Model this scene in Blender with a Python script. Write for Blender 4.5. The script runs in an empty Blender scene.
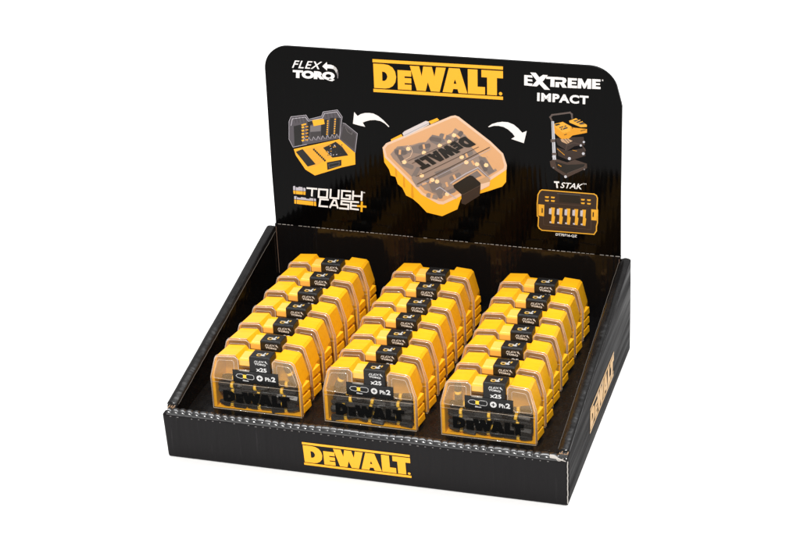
import bpy, bmesh, math, random, json
from mathutils import Vector, Matrix
from mathutils.geometry import tessellate_polygon
R = math.radians
random.seed(11)
C = bpy.context.scene.collection
LOGO_B=[[202.2, 111.8], [149.4, 81.7], [216.2, 102.0]]
LOGO_H=[[116.1, 147.6], [240.1, 148.7], [116.5, 179.8]]
TEXTS={'FLEX': [[36.9, 165.9], [65.5, 166.3], [38.6, 173.4]], 'TORQ': [[36.8, 154.8], [78.4, 155.3], [37.6, 164.0]], 'IMPACT': [[272.0, 149.8], [319.4, 150.0], [272.2, 158.1]], 'STAK': [[293.5, 66.2], [314.1, 66.3], [294.2, 71.9]], 'T': [[288.2, 65.7], [293.1, 65.9], [287.5, 72.3]], 'code': [[289.0, 17.0], [309.2, 17.0], [289.2, 20.0]], 'tm': [[314.6, 71.3], [317.9, 71.3], [314.6, 72.7]]}
ART={
 'tool_case_picture':[
  ["lidgrey",0,"p",0,[[30.6,111.7],[32.9,116.7],[48.2,119.6],[50.6,115.3],[63.8,119.7],[65.4,124.0],[79.8,127.1],[84.2,120.6],[80.4,98.3],[47.1,89.4],[33.1,85.2],[29.5,93.6]]],
  ["lidpale",2,"s",0.55,[[32.4,107.7],[34.2,114.7],[47.4,117.4],[50.1,113.5],[64.4,117.7],[66.7,122.4],[79.0,125.0],[82.5,119.5]]],
  ["lidpale",2,"s",0.4,[[30.6,111.7],[29.5,93.6],[33.1,85.7],[47.1,89.7]]],
  ["lidpale",2,"s",0.4,[[30.6,111.7],[32.9,116.7],[48.2,119.6],[50.6,115.3],[63.8,119.7],[65.4,124.0],[79.8,127.1],[84.2,120.6],[80.4,98.3]]],
  ["ink",1,"p",0,[[35.1,107.2],[43.1,109.6],[42.6,89.3],[34.6,87.0]]],
  ["ink",1,"p",0,[[49.4,114.8],[54.1,115.7],[54.5,110.8],[51.7,109.7],[49.6,95.1],[47.4,94.1]]],
  ["ink",1,"p",0,[[63.3,115.3],[69.4,116.8],[67.0,97.9],[61.9,99.2]]],
  ["ink",1,"p",0,[[71.9,118.3],[76.2,119.0],[73.9,99.0],[69.5,98.7]]],
  ["ink",1,"p",0,[[78.4,119.2],[81.9,119.0],[79.9,101.0],[75.6,100.6]]],
  ["midgrey",1,"p",0,[[51.8,108.9],[62.5,111.1],[61.9,104.4],[51.4,102.8]]],
  ["darkgrey",1,"p",0,[[51.4,102.2],[61.9,103.9],[61.6,99.1],[51.0,95.3]]],
  ["gold",3,"p",0,[[54.0,114.9],[65.7,117.1],[66.4,111.9],[55.3,108.9]]],
  ["gold",3,"p",0,[[42.8,109.6],[47.7,111.3],[48.0,110.0],[43.3,108.2]]],
  ["gold",3,"p",0,[[42.9,107.4],[45.4,108.0],[45.8,106.4],[43.3,105.7]]],
  ["orange",3,"p",0,[[46.8,108.1],[49.6,108.7],[49.8,107.6],[47.0,107.0]]],
  ["gold",3,"p",0,[[42.7,104.0],[45.2,104.7],[45.6,103.0],[43.1,102.4]]],
  ["orange",3,"p",0,[[46.6,104.8],[49.4,105.4],[49.6,104.3],[46.8,103.7]]],
  ["gold",3,"p",0,[[42.6,100.7],[45.1,101.3],[45.4,99.7],[42.9,99.1]]],
  ["orange",3,"p",0,[[46.4,101.4],[49.2,102.1],[49.4,101.0],[46.6,100.3]]],
  ["gold",3,"p",0,[[42.4,97.4],[44.9,98.0],[45.2,96.3],[42.7,95.7]]],
  ["orange",3,"p",0,[[46.2,98.1],[49.0,98.7],[49.2,97.6],[46.4,97.0]]],
  ["gold",3,"p",0,[[42.2,94.0],[44.7,94.6],[45.0,93.0],[42.5,92.4]]],
  ["orange",3,"p",0,[[46.0,94.7],[48.8,95.4],[49.0,94.3],[46.3,93.6]]],
  ["gold",3,"p",0,[[69.0,115.7],[70.4,116.0],[70.3,114.7],[69.0,114.5]]],
  ["gold",3,"p",0,[[76.5,117.9],[77.8,118.2],[77.8,116.9],[76.4,116.7]]],
  ["gold",3,"p",0,[[68.8,113.5],[70.2,113.7],[70.1,112.5],[68.7,112.3]]],
  ["gold",3,"p",0,[[76.2,115.6],[77.6,115.8],[77.5,114.6],[76.1,114.3]]],
  ["gold",3,"p",0,[[68.5,111.3],[69.9,111.5],[69.8,110.3],[68.5,110.0]]],
  ["gold",3,"p",0,[[76.0,113.2],[77.3,113.5],[77.3,112.2],[75.9,112.0]]],
  ["gold",3,"p",0,[[68.3,109.1],[69.6,109.3],[69.6,108.1],[68.2,107.8]]],
  ["gold",3,"p",0,[[75.7,110.9],[77.1,111.1],[77.0,109.9],[75.6,109.6]]],
  ["gold",3,"p",0,[[68.0,106.8],[69.4,107.1],[69.3,105.8],[68.0,105.6]]],
  ["gold",3,"p",0,[[75.4,108.5],[76.8,108.7],[76.7,107.5],[75.4,107.3]]],
  ["gold",3,"p",0,[[67.8,104.6],[69.1,104.8],[69.1,103.6],[67.7,103.4]]],
  ["gold",3,"p",0,[[75.2,106.1],[76.6,106.4],[76.5,105.1],[75.1,104.9]]],
  ["gold",3,"p",0,[[67.5,102.4],[68.9,102.6],[68.8,101.4],[67.4,101.1]]],
  ["gold",3,"p",0,[[74.9,103.8],[76.3,104.0],[76.2,102.8],[74.9,102.5]]],
  ["lidpale",2,"s",0.35,[[43.1,92.1],[45.0,96.2],[46.8,93.2]]],
  ["lidpale",2,"s",0.35,[[47.9,93.1],[49.7,97.1],[51.5,94.2]]],
  ["lidpale",2,"s",0.35,[[52.6,94.0],[54.5,98.0],[56.2,95.1]]],
  ["lidpale",2,"s",0.35,[[57.3,94.9],[59.1,98.9],[60.9,96.0]]],
  ["lidpale",2,"s",0.35,[[62.0,95.8],[63.8,99.9],[65.6,97.0]]],
  ["lidpale",2,"s",0.35,[[66.7,96.8],[68.5,100.8],[70.3,97.9]]],
  ["lidpale",2,"s",0.35,[[71.4,97.7],[73.2,101.7],[74.9,98.8]]],
  ["lidpale",2,"s",0.35,[[76.0,98.6],[77.9,102.6],[79.6,99.7]]],
  ["darkgrey",2,"s",0.5,[[36.3,116.0],[37.4,111.1]]],
  ["darkgrey",2,"s",0.5,[[68.0,122.5],[68.9,118.7]]],
  ["darkgrey",2,"s",0.5,[[39.6,116.2],[40.7,111.4]]],
  ["darkgrey",2,"s",0.5,[[71.6,122.8],[72.5,119.0]]],
  ["darkgrey",2,"s",0.5,[[42.9,116.5],[44.0,111.6]]],
  ["darkgrey",2,"s",0.5,[[75.1,123.0],[76.0,119.3]]],
  ["darkgrey",2,"s",0.5,[[46.2,116.7],[47.3,111.9]]],
  ["darkgrey",2,"s",0.5,[[78.6,123.3],[79.5,119.5]]],
  ["lidgrey",0,"p",0,[[84.5,114.4],[86.8,113.9],[98.5,104.8],[95.3,85.2],[79.6,97.2]]],
  ["darkgrey",1,"p",0,[[85.1,111.7],[96.9,103.7],[94.3,88.3],[81.7,98.4]]],
  ["lidpale",2,"s",0.35,[[84.5,114.4],[86.8,113.9],[98.5,104.8],[95.3,85.2]]],
  ["midgrey",2,"s",0.4,[[87.0,109.8],[88.9,105.8],[92.8,103.4],[93.6,106.2]]],
  ["gold",1,"p",0,[[33.7,83.8],[80.3,97.6],[95.3,84.9],[95.0,73.0],[80.9,68.8],[53.6,58.2],[44.3,63.6],[35.4,77.5]]],
  ["goldmid",2,"p",0,[[37.4,82.7],[79.1,95.3],[91.7,84.9],[81.6,81.3],[65.5,75.5],[54.8,67.9],[46.5,66.9]]],
  ["gold",3,"p",0,[[34.6,82.8],[37.4,83.0],[46.5,66.9],[54.8,67.6],[65.8,74.4],[65.7,73.0],[54.3,64.7],[45.1,65.7]]],
  ["ink",3,"p",0,[[35.6,81.2],[42.7,84.6],[55.1,70.1],[46.9,66.9]]],
  ["ink",4,"p",0,[[66.5,72.8],[81.3,76.8],[81.0,70.9],[66.7,65.2]]],
  ["midgrey",5,"s",0.3,[[68.3,71.2],[79.2,74.4],[78.7,71.0],[68.7,67.6],[68.3,71.2]]],
  ["ink",3,"p",0,[[63.5,87.6],[69.8,90.9],[76.4,94.8],[82.7,90.1],[88.4,81.8],[72.5,78.2],[68.9,81.6]]],
  ["gold",4,"s",0.4,[[45.5,85.3],[55.0,71.1]]],
  ["gold",4,"s",0.4,[[47.4,85.6],[56.9,72.4]]],
  ["gold",4,"s",0.4,[[49.4,85.9],[58.7,73.7]]],
  ["gold",4,"s",0.4,[[51.3,86.2],[60.6,75.0]]],
  ["gold",4,"s",0.4,[[53.3,86.5],[62.4,76.2]]],
  ["gold",4,"s",0.4,[[55.2,86.8],[64.3,77.5]]],
  ["ink",5,"p",0,[[53.1,85.7],[54.8,86.2],[55.3,84.6],[53.7,83.9]]],
  ["ink",5,"p",0,[[54.6,84.2],[56.2,84.7],[56.8,83.1],[55.2,82.4]]],
  ["ink",5,"p",0,[[56.1,82.7],[57.7,83.3],[58.3,81.6],[56.7,80.9]]],
  ["ink",5,"p",0,[[57.6,81.2],[59.2,81.8],[59.8,80.1],[58.2,79.4]]],
  ["ink",5,"p",0,[[59.1,79.7],[60.7,80.3],[61.3,78.7],[59.6,78.0]]],
  ["ink",5,"p",0,[[60.6,78.2],[62.2,78.8],[62.8,77.2],[61.1,76.5]]],
  ["ink",5,"p",0,[[62.1,76.8],[63.7,77.3],[64.3,75.7],[62.6,75.0]]],
  ["ink",5,"p",0,[[63.5,75.3],[65.2,75.8],[65.8,74.2],[64.1,73.5]]],
  ["gold",5,"p",0,[[70.1,90.1],[71.3,90.7],[71.5,90.0],[70.5,89.4]]],
  ["lidpale",5,"p",0,[[74.8,90.6],[75.9,91.2],[76.2,90.6],[75.2,89.9]]],
  ["lidpale",5,"p",0,[[72.9,81.2],[74.0,81.9],[74.2,81.2],[73.2,80.5]]],
  ["darkgrey",5,"p",0,[[69.6,85.2],[70.7,85.8],[71.0,85.2],[70.0,84.5]]],
  ["darkgrey",5,"p",0,[[80.2,82.8],[81.3,83.5],[81.5,82.8],[80.5,82.2]]],
  ["darkgrey",5,"p",0,[[69.3,80.8],[70.4,81.5],[70.6,80.8],[69.6,80.1]]],
  ["darkgrey",5,"p",0,[[80.9,89.9],[82.0,90.6],[82.3,89.9],[81.3,89.3]]],
  ["darkgrey",5,"p",0,[[70.7,81.6],[71.9,82.2],[72.1,81.6],[71.1,80.9]]],
  ["gold",5,"p",0,[[67.0,84.2],[68.1,84.9],[68.4,84.2],[67.4,83.5]]],
  ["gold",5,"p",0,[[75.3,89.6],[76.4,90.3],[76.6,89.6],[75.7,89.0]]],
  ["lidpale",5,"p",0,[[70.5,80.7],[71.6,81.4],[71.9,80.7],[70.9,80.1]]],
  ["darkgrey",5,"p",0,[[81.8,92.1],[82.9,92.7],[83.1,92.0],[82.1,91.4]]],
  ["lidpale",5,"p",0,[[76.1,81.9],[77.3,82.5],[77.5,81.8],[76.5,81.2]]],
  ["darkgrey",5,"p",0,[[69.2,86.4],[70.3,87.1],[70.5,86.4],[69.5,85.8]]],
  ["darkgrey",5,"p",0,[[73.9,89.7],[75.0,90.4],[75.2,89.7],[74.2,89.1]]],
  ["lidpale",5,"p",0,[[70.2,82.3],[71.3,83.0],[71.6,82.3],[70.6,81.7]]],
  ["darkgrey",5,"p",0,[[66.2,83.9],[67.3,84.6],[67.6,83.9],[66.6,83.3]]],
  ["darkgrey",5,"p",0,[[75.3,84.4],[76.4,85.1],[76.6,84.4],[75.6,83.7]]],
  ["lidpale",5,"p",0,[[68.1,83.5],[69.2,84.2],[69.4,83.5],[68.4,82.9]]],
  ["gold",5,"p",0,[[73.5,89.2],[74.6,89.9],[74.8,89.2],[73.9,88.6]]],
  ["lidpale",5,"p",0,[[70.8,87.3],[71.9,88.0],[72.1,87.3],[71.1,86.6]]],
  ["darkgrey",5,"p",0,[[71.5,85.1],[72.6,85.8],[72.9,85.1],[71.9,84.4]]],
  ["orange",5,"p",0,[[67.6,90.3],[68.7,91.0],[68.9,90.3],[68.0,89.7]]],
  ["orange",5,"p",0,[[70.7,84.8],[71.8,85.4],[72.0,84.7],[71.0,84.1]]],
  ["darkgrey",5,"p",0,[[67.5,80.6],[68.6,81.2],[68.8,80.6],[67.8,79.9]]],
  ["lidpale",5,"p",0,[[74.5,91.1],[75.6,91.7],[75.8,91.0],[74.8,90.4]]],
 ],
 'bit_case_picture':[
  ["gold",0,"p",0,[[122.8,93.0],[123.9,77.6],[128.3,70.6],[129.8,64.7],[134.5,63.6],[136.4,56.4],[140.8,52.9],[144.2,45.4],[150.6,42.6],[156.5,37.7],[164.2,29.6],[179.2,27.1],[194.4,35.7],[197.8,46.1],[225.5,57.2],[238.2,62.7],[242.0,67.7],[242.6,84.2],[205.6,113.8]]],
  ["orange",1,"p",0,[[135.8,75.3],[136.3,64.2],[135.2,63.6],[134.2,65.1],[134.2,77.4]]],
  ["orange",1,"p",0,[[143.3,68.1],[143.7,54.1],[142.4,53.1],[141.6,55.2],[142.1,69.1]]],
  ["orange",1,"p",0,[[151.2,60.5],[152.0,44.0],[150.2,43.0],[149.2,45.1],[150.0,61.8]]],
  ["lidpink",1,"p",0,[[122.7,92.4],[126.4,97.1],[190.3,129.2],[194.5,130.2],[198.0,129.1],[228.0,106.9],[239.6,95.9],[243.0,84.6],[242.6,80.2],[224.6,66.2],[218.8,60.6],[199.6,50.7],[195.7,48.1],[180.6,39.4],[175.9,39.4],[159.4,47.8],[155.7,52.0],[124.5,82.8]]],
  ["peach",2,"p",0,[[125.3,91.7],[128.0,95.4],[191.3,127.3],[195.0,128.1],[226.3,105.2],[237.8,94.6],[240.5,84.4],[239.7,81.3],[223.6,69.0],[217.6,63.6],[198.4,53.1],[180.7,42.6],[176.4,42.6],[161.2,49.8],[157.0,54.3],[126.7,83.8]]],
  ["contents",3,"p",0,[[130.2,86.3],[137.4,94.9],[147.7,96.6],[152.4,97.6],[158.9,100.3],[165.3,101.5],[171.9,109.4],[182.4,108.0],[190.9,112.6],[194.2,117.6],[203.9,111.5],[219.8,90.6],[224.4,91.8],[230.1,82.0],[233.8,78.6],[223.2,71.1],[217.6,65.8],[198.5,56.2],[187.3,51.9],[180.8,47.9],[176.5,47.6],[163.8,52.7],[158.6,57.2],[132.7,82.1]]],
  ["peach",4,"p",0,[[206.5,107.3],[215.4,102.6],[226.0,89.3],[235.3,83.6],[230.0,78.7],[223.1,90.8],[218.1,91.7],[207.4,101.8]]],
  ["greybit",5,"p",0,[[134.1,91.7],[141.7,95.2],[147.0,92.8],[147.4,88.4],[140.3,84.9],[135.0,86.3]]],
  ["greybit",5,"p",0,[[149.8,95.2],[163.2,100.6],[169.4,96.8],[168.2,92.9],[158.6,89.3],[152.2,89.9]]],
  ["greybit",5,"p",0,[[171.9,109.0],[181.3,107.5],[184.4,103.4],[176.3,99.5],[170.0,102.3]]],
  ["greybit",5,"p",0,[[216.0,91.1],[221.9,90.7],[231.1,77.7],[225.8,74.0],[218.6,82.2]]],
  ["greybit",5,"p",0,[[172.9,71.7],[192.2,80.0],[196.4,75.9],[177.0,65.4]]],
  ["greybit",5,"p",0,[[167.2,59.0],[172.8,67.3],[183.2,57.1],[179.8,50.1],[170.2,51.5]]],
  ["darkbit",5,"p",0,[[138.2,89.7],[139.9,89.3],[144.5,80.9],[143.8,79.4],[142.1,78.3],[140.5,78.8],[136.0,87.0],[136.7,88.7]]],
  ["greybit",5,"p",0,[[146.2,91.8],[147.3,93.5],[157.0,96.0],[158.1,94.9],[158.3,93.0],[157.2,91.6],[147.7,89.1],[146.5,90.1]]],
  ["greybit",5,"p",0,[[153.7,83.3],[154.3,85.2],[163.4,90.2],[164.7,89.5],[165.4,87.7],[164.7,86.1],[155.8,81.2],[154.3,81.8]]],
  ["greybit",5,"p",0,[[141.8,78.7],[143.5,79.7],[152.6,76.9],[152.9,75.4],[152.2,73.5],[150.6,72.8],[141.6,75.4],[141.1,77.0]]],
  ["greybit",5,"p",0,[[150.8,64.5],[150.4,66.3],[155.6,75.5],[157.2,75.8],[158.8,74.9],[159.0,73.2],[153.9,64.1],[152.3,63.7]]],
  ["lightbit",5,"p",0,[[159.8,75.5],[160.5,77.3],[169.5,82.3],[170.8,81.6],[171.6,79.9],[170.8,78.2],[162.0,73.3],[160.5,73.9]]],
  ["greybit",5,"p",0,[[163.8,64.0],[165.3,65.2],[174.9,64.3],[175.5,62.9],[175.1,60.9],[173.6,59.9],[164.2,60.8],[163.4,62.2]]],
  ["peach",5,"p",0,[[168.3,65.2],[170.4,65.0],[169.4,60.1],[167.3,60.3]]],
  ["lightbit",5,"p",0,[[161.9,64.7],[163.5,64.1],[166.6,54.7],[165.6,53.3],[163.8,52.5],[162.4,53.2],[159.4,62.4],[160.3,64.0]]],
  ["peach",5,"p",0,[[164.7,61.3],[165.3,59.3],[160.8,57.2],[160.2,59.3]]],
  ["lightbit",5,"p",0,[[184.8,88.0],[185.3,89.9],[193.8,95.6],[195.2,95.0],[196.1,93.4],[195.5,91.7],[187.1,86.1],[185.6,86.6]]],
  ["greybit",5,"p",0,[[177.8,70.3],[178.4,72.1],[187.4,77.2],[188.7,76.5],[189.5,74.7],[188.7,73.1],[179.9,68.2],[178.4,68.8]]],
  ["lightbit",5,"p",0,[[188.6,75.3],[189.2,77.2],[197.9,82.7],[199.2,82.0],[200.1,80.3],[199.4,78.7],[190.9,73.3],[189.4,73.8]]],
  ["greybit",5,"p",0,[[199.4,89.7],[200.0,91.5],[208.9,96.5],[210.2,95.8],[210.9,94.1],[210.2,92.5],[201.5,87.6],[200.1,88.2]]],
  ["peach",5,"p",0,[[202.7,93.2],[204.6,94.3],[206.4,90.1],[204.5,89.0]]],
  ["lightbit",5,"p",0,[[205.7,82.1],[206.2,83.9],[214.7,89.6],[216.0,89.0],[216.9,87.4],[216.3,85.8],[208.1,80.1],[206.5,80.6]]],
  ["peach",5,"p",0,[[208.7,85.8],[210.5,87.1],[212.8,83.1],[210.9,81.8]]],
  ["darkbit",5,"p",0,[[192.6,105.4],[192.5,107.2],[198.9,115.4],[200.4,115.3],[201.8,114.2],[201.8,112.5],[195.5,104.5],[193.9,104.4]]],
  ["peach",5,"p",0,[[194.3,109.8],[195.7,111.6],[199.1,108.8],[197.8,107.0]]],
  ["greybit",5,"p",0,[[179.3,110.7],[181.0,111.6],[190.0,108.9],[190.3,107.4],[189.6,105.5],[188.0,104.8],[179.2,107.5],[178.7,109.0]]],
  ["peach",5,"p",0,[[183.8,111.0],[185.7,110.4],[184.0,105.8],[182.1,106.4]]],
  ["darkbit",5,"p",0,[[169.3,106.3],[170.8,107.5],[180.3,106.5],[180.9,105.1],[180.5,103.2],[179.1,102.2],[169.7,103.2],[168.9,104.6]]],
  ["darkbit",5,"p",0,[[158.1,96.1],[159.1,97.7],[168.8,100.6],[169.8,99.6],[170.2,97.7],[169.1,96.3],[159.7,93.4],[158.4,94.4]]],
  ["peach",5,"p",0,[[162.0,98.8],[164.1,99.4],[164.9,94.8],[162.8,94.2]]],
  ["darkbit",5,"p",0,[[134.6,90.3],[136.0,91.6],[145.8,91.5],[146.5,90.2],[146.3,88.2],[144.8,87.1],[135.3,87.2],[134.3,88.5]]],
  ["peach",5,"p",0,[[139.0,91.8],[141.1,91.8],[140.6,86.9],[138.4,86.9]]],
  ["lightbit",5,"p",0,[[179.5,58.8],[180.3,60.6],[189.6,64.9],[190.8,64.0],[191.4,62.2],[190.5,60.6],[181.4,56.4],[180.0,57.2]]],
  ["peach",5,"p",0,[[183.0,62.1],[185.1,63.0],[186.5,58.5],[184.5,57.6]]],
  ["greybit",5,"p",0,[[175.0,56.8],[176.7,56.3],[180.6,47.4],[179.8,45.9],[178.0,44.9],[176.5,45.5],[172.7,54.3],[173.5,55.9]]],
  ["darkbit",5,"p",0,[[218.8,88.0],[220.4,87.6],[224.8,79.1],[224.1,77.6],[222.4,76.5],[220.9,77.1],[216.6,85.4],[217.3,87.0]]],
  ["lightbit",5,"p",0,[[164.6,49.0],[166.2,50.1],[175.6,48.3],[176.1,46.8],[175.5,44.8],[174.0,43.9],[164.7,45.7],[164.1,47.2]]],
  ["peach",5,"p",0,[[169.1,49.7],[171.2,49.3],[169.8,44.5],[167.8,44.9]]],
  ["greybit",5,"p",0,[[181.4,51.2],[182.2,52.9],[191.5,57.3],[192.7,56.4],[193.3,54.6],[192.5,53.0],[183.4,48.8],[181.9,49.5]]],
  ["greybit",5,"p",0,[[187.3,66.6],[187.9,68.4],[196.8,73.6],[198.1,72.9],[198.9,71.2],[198.1,69.6],[189.5,64.5],[188.0,65.1]]],
  ["peach",5,"p",0,[[190.5,70.2],[192.4,71.3],[194.4,67.1],[192.5,66.0]]],
  ["lightbit",5,"p",0,[[152.4,66.5],[154.1,66.2],[158.8,57.7],[158.0,56.2],[156.3,55.0],[154.8,55.5],[150.2,63.8],[150.9,65.5]]],
  ["cream",6,"p",0,[[145.9,93.8],[147.5,95.7],[150.0,95.0],[150.4,92.8],[148.4,91.3],[146.3,91.8]]],
  ["cream",6,"p",0,[[161.2,91.0],[162.7,92.9],[165.2,92.3],[165.6,90.1],[163.6,88.6],[161.5,89.1]]],
  ["cream",6,"p",0,[[176.9,99.3],[178.4,101.2],[180.9,100.5],[181.3,98.4],[179.3,96.9],[177.2,97.4]]],
  ["cream",6,"p",0,[[186.1,104.0],[187.6,105.8],[190.1,105.2],[190.5,103.0],[188.5,101.6],[186.4,102.1]]],
  ["cream",6,"p",0,[[190.9,110.9],[192.4,112.7],[194.9,112.1],[195.2,109.9],[193.3,108.5],[191.2,109.0]]],
  ["cream",6,"p",0,[[141.6,80.0],[143.2,81.9],[145.7,81.2],[146.1,79.0],[144.1,77.5],[141.9,78.0]]],
  ["cream",6,"p",0,[[158.3,67.6],[159.9,69.5],[162.4,68.8],[162.8,66.7],[160.8,65.2],[158.7,65.6]]],
  ["cream",6,"p",0,[[173.1,62.9],[174.7,64.8],[177.2,64.1],[177.6,61.9],[175.6,60.4],[173.5,60.9]]],
  ["cream",6,"p",0,[[197.7,89.6],[199.2,91.5],[201.7,90.8],[202.1,88.7],[200.2,87.2],[198.1,87.7]]],
  ["cream",6,"p",0,[[202.0,84.7],[203.5,86.6],[206.1,85.9],[206.4,83.8],[204.5,82.3],[202.4,82.8]]],
  ["cream",6,"p",0,[[212.3,83.6],[213.8,85.5],[216.3,84.8],[216.7,82.7],[214.8,81.2],[212.7,81.7]]],
  ["cream",6,"p",0,[[221.1,83.5],[222.6,85.3],[225.1,84.7],[225.5,82.5],[223.6,81.0],[221.5,81.5]]],
  ["cream",6,"p",0,[[182.6,50.8],[184.1,52.7],[186.7,52.0],[187.0,49.8],[185.1,48.3],[183.0,48.8]]],
  ["cream",6,"p",0,[[168.4,64.0],[170.0,65.9],[172.5,65.3],[172.9,63.1],[170.9,61.6],[168.8,62.1]]],
  ["brown",7,"s",0.5,[[147.6,81.1],[202.4,109.6]]],
  ["brown",7,"s",0.5,[[151.4,78.8],[203.8,107.1]]],
  ["brown",7,"s",0.55,[[155.3,66.2],[162.2,69.5],[216.2,100.7]]],
  ["brown",7,"s",0.8,[[155.9,58.3],[226.6,101.1]]],
  ["lidpale",7,"s",0.35,[[157.1,56.6],[227.8,99.5]]],
  ["lidpink",7,"s",0.5,[[147.7,97.2],[150.7,95.3],[152.2,91.0],[149.9,85.7],[141.2,80.1]]],
  ["lidpale",7,"s",0.8,[[174.2,54.5],[177.9,57.0],[193.6,46.8]]],
  ["lidpale",7,"s",0.9,[[188.6,62.0],[194.4,66.5],[203.7,73.2],[215.4,80.1]]],
  ["lidpale",7,"s",0.6,[[215.4,80.1],[226.8,70.1]]],
  ["peach",6,"p",0,[[189.7,61.2],[214.9,78.3],[225.7,69.1],[226.0,64.1],[217.5,59.6],[200.1,54.1]]],
  ["greybit",7,"p",0,[[205.7,71.2],[214.5,77.0],[219.0,72.3],[211.0,67.9]]],
  ["ledge",8,"p",0,[[213.0,65.8],[223.6,72.0],[226.5,69.2],[226.0,65.2],[217.6,60.5]]],
  ["lidpink",9,"p",0,[[217.6,63.6],[226.9,67.0],[226.0,62.6],[217.5,57.4]]],
  ["ink",10,"p",0,[[191.1,60.4],[204.7,70.4],[207.7,71.6],[210.2,71.3],[217.6,64.9],[217.6,62.7],[200.9,51.9],[198.8,51.7],[191.7,57.8]]],
  ["browndark",10,"p",0,[[198.8,51.5],[200.9,51.7],[217.6,62.3],[216.6,52.0],[202.4,41.4],[198.6,42.4]]],
  ["brown",11,"s",0.5,[[199.2,51.8],[201.3,52.0],[217.6,62.7]]],
  ["gold",0,"p",0,[[131.2,101.4],[141.7,107.5],[143.7,104.1],[131.6,98.3]]],
  ["lidwhite",1,"p",0,[[142.8,108.4],[144.8,110.6],[165.9,122.6],[168.9,122.2],[169.2,119.2],[144.6,104.6]]],
  ["midgrey",2,"s",0.3,[[144.7,106.4],[168.8,120.5]]],
  ["gold",0,"p",0,[[168.5,122.2],[177.0,126.3],[179.0,124.3],[170.9,119.7]]],
 ],
 'trolley_picture':[
  ["handle",1,"s",1.6,[[285.8,131.8],[284.2,135.2],[286.0,137.5],[302.5,141.0],[304.2,139.6],[304.5,135.8]]],
  ["silver",2,"p",0,[[285.3,131.3],[287.7,131.5],[289.6,93.9],[286.4,93.7]]],
  ["midgrey",3,"s",0.5,[[286.3,130.5],[288.0,94.5]]],
  ["handle",3,"p",0,[[284.4,113.7],[288.8,114.0],[288.8,111.3],[284.7,110.7]]],
  ["handle",3,"p",0,[[285.7,100.3],[290.0,100.7],[290.0,98.5],[285.9,98.2]]],
  ["orange",2,"p",0,[[287.8,127.3],[295.9,131.6],[301.9,128.6],[305.6,126.7],[318.3,126.3],[318.3,122.7],[305.0,119.0],[300.6,114.7],[294.9,114.5],[288.3,120.0]]],
  ["goldmid",3,"p",0,[[287.8,128.9],[295.9,131.6],[303.1,127.7],[303.1,123.1],[296.4,120.6],[288.5,126.0]]],
  ["goldmid",3,"p",0,[[301.7,133.1],[308.1,136.1],[318.2,130.3],[318.1,128.3],[312.6,127.6],[302.2,131.3]]],
  ["darkgrey",4,"p",0,[[292.4,126.0],[298.7,128.4],[300.7,125.9],[294.9,123.3]]],
  ["ink",4,"p",0,[[288.3,128.4],[292.4,129.7],[293.6,128.8],[289.6,127.1]]],
  ["darkgrey",4,"p",0,[[305.5,133.4],[310.5,135.1],[316.4,131.0],[312.3,130.2]]],
  ["gold",5,"s",0.6,[[293.6,125.1],[300.6,127.5]]],
  ["gold",5,"s",0.6,[[295.5,123.9],[297.4,128.3]]],
  ["gold",5,"s",0.6,[[307.8,132.5],[311.9,134.7]]],
  ["gold",5,"s",0.6,[[310.1,131.4],[314.1,133.3]]],
  ["ink",5,"s",0.5,[[312.6,124.1],[317.0,125.5]]],
  ["ink",5,"s",0.5,[[297.4,119.0],[299.5,119.9]]],
  ["ink",5,"s",0.5,[[304.4,127.2],[305.0,125.9]]],
  ["browndark",1,"p",0,[[288.8,114.7],[294.9,116.1],[315.2,118.5],[316.5,110.6],[307.0,108.8],[300.0,103.5],[291.1,108.6]]],
  ["handle2",2,"s",1.2,[[298.7,104.1],[299.7,108.9],[306.3,111.9],[313.3,110.6],[316.7,105.5]]],
  ["ledge",3,"p",0,[[293.6,114.4],[300.6,115.6],[305.0,113.7],[300.0,110.2],[294.9,112.1]]],
  ["ink",4,"s",0.5,[[296.8,114.9],[300.6,110.9]]],
  ["ink",4,"s",0.5,[[299.3,115.4],[302.8,111.9]]],
  ["browndark",1,"p",0,[[290.0,106.7],[300.0,103.5],[316.7,107.9],[317.0,99.9],[302.5,93.9],[291.7,97.9]]],
  ["orange",3,"s",0.5,[[290.8,104.8],[297.4,99.3]]],
  ["orange",3,"s",0.4,[[305.1,104.6],[308.9,104.1]]],
  ["handle2",0,"p",0,[[283.6,91.8],[288.8,94.9],[300.0,92.1],[307.0,95.4],[318.4,92.3],[318.5,88.0],[299.5,76.9],[289.8,82.8],[284.6,86.5]]],
  ["ink",1,"p",0,[[288.7,92.2],[300.0,89.7],[316.5,91.8],[315.3,88.6],[299.4,80.5],[290.4,85.6]]],
  ["orange",2,"s",0.7,[[291.7,89.0],[294.2,87.8]]],
  ["handle",2,"s",0.4,[[300.0,81.3],[317.2,89.7]]],
  ["silver",4,"p",0,[[303.6,96.3],[302.8,94.8],[301.3,94.7],[300.5,96.0],[301.3,97.5],[302.8,97.6]]],
  ["silver",4,"p",0,[[316.4,102.2],[315.7,100.8],[314.3,100.7],[313.6,101.9],[314.3,103.3],[315.7,103.4]]],
  ["silver",4,"p",0,[[316.6,113.5],[316.0,112.5],[314.9,112.4],[314.3,113.4],[314.9,114.4],[316.0,114.5]]],
  ["silver",4,"p",0,[[313.8,110.0],[313.2,108.9],[312.1,108.8],[311.5,109.8],[312.1,110.9],[313.2,111.0]]],
  ["silver",4,"p",0,[[289.0,96.8],[288.2,95.4],[286.7,95.3],[285.9,96.6],[286.7,98.1],[288.2,98.2]]],
  ["silver",4,"p",0,[[299.9,78.0],[299.2,76.6],[297.8,76.5],[297.1,77.8],[297.8,79.1],[299.2,79.2]]],
  ["midgrey",4,"p",0,[[288.1,86.0],[287.6,85.1],[286.7,85.0],[286.3,85.8],[286.8,86.7],[287.6,86.7]]],
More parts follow.
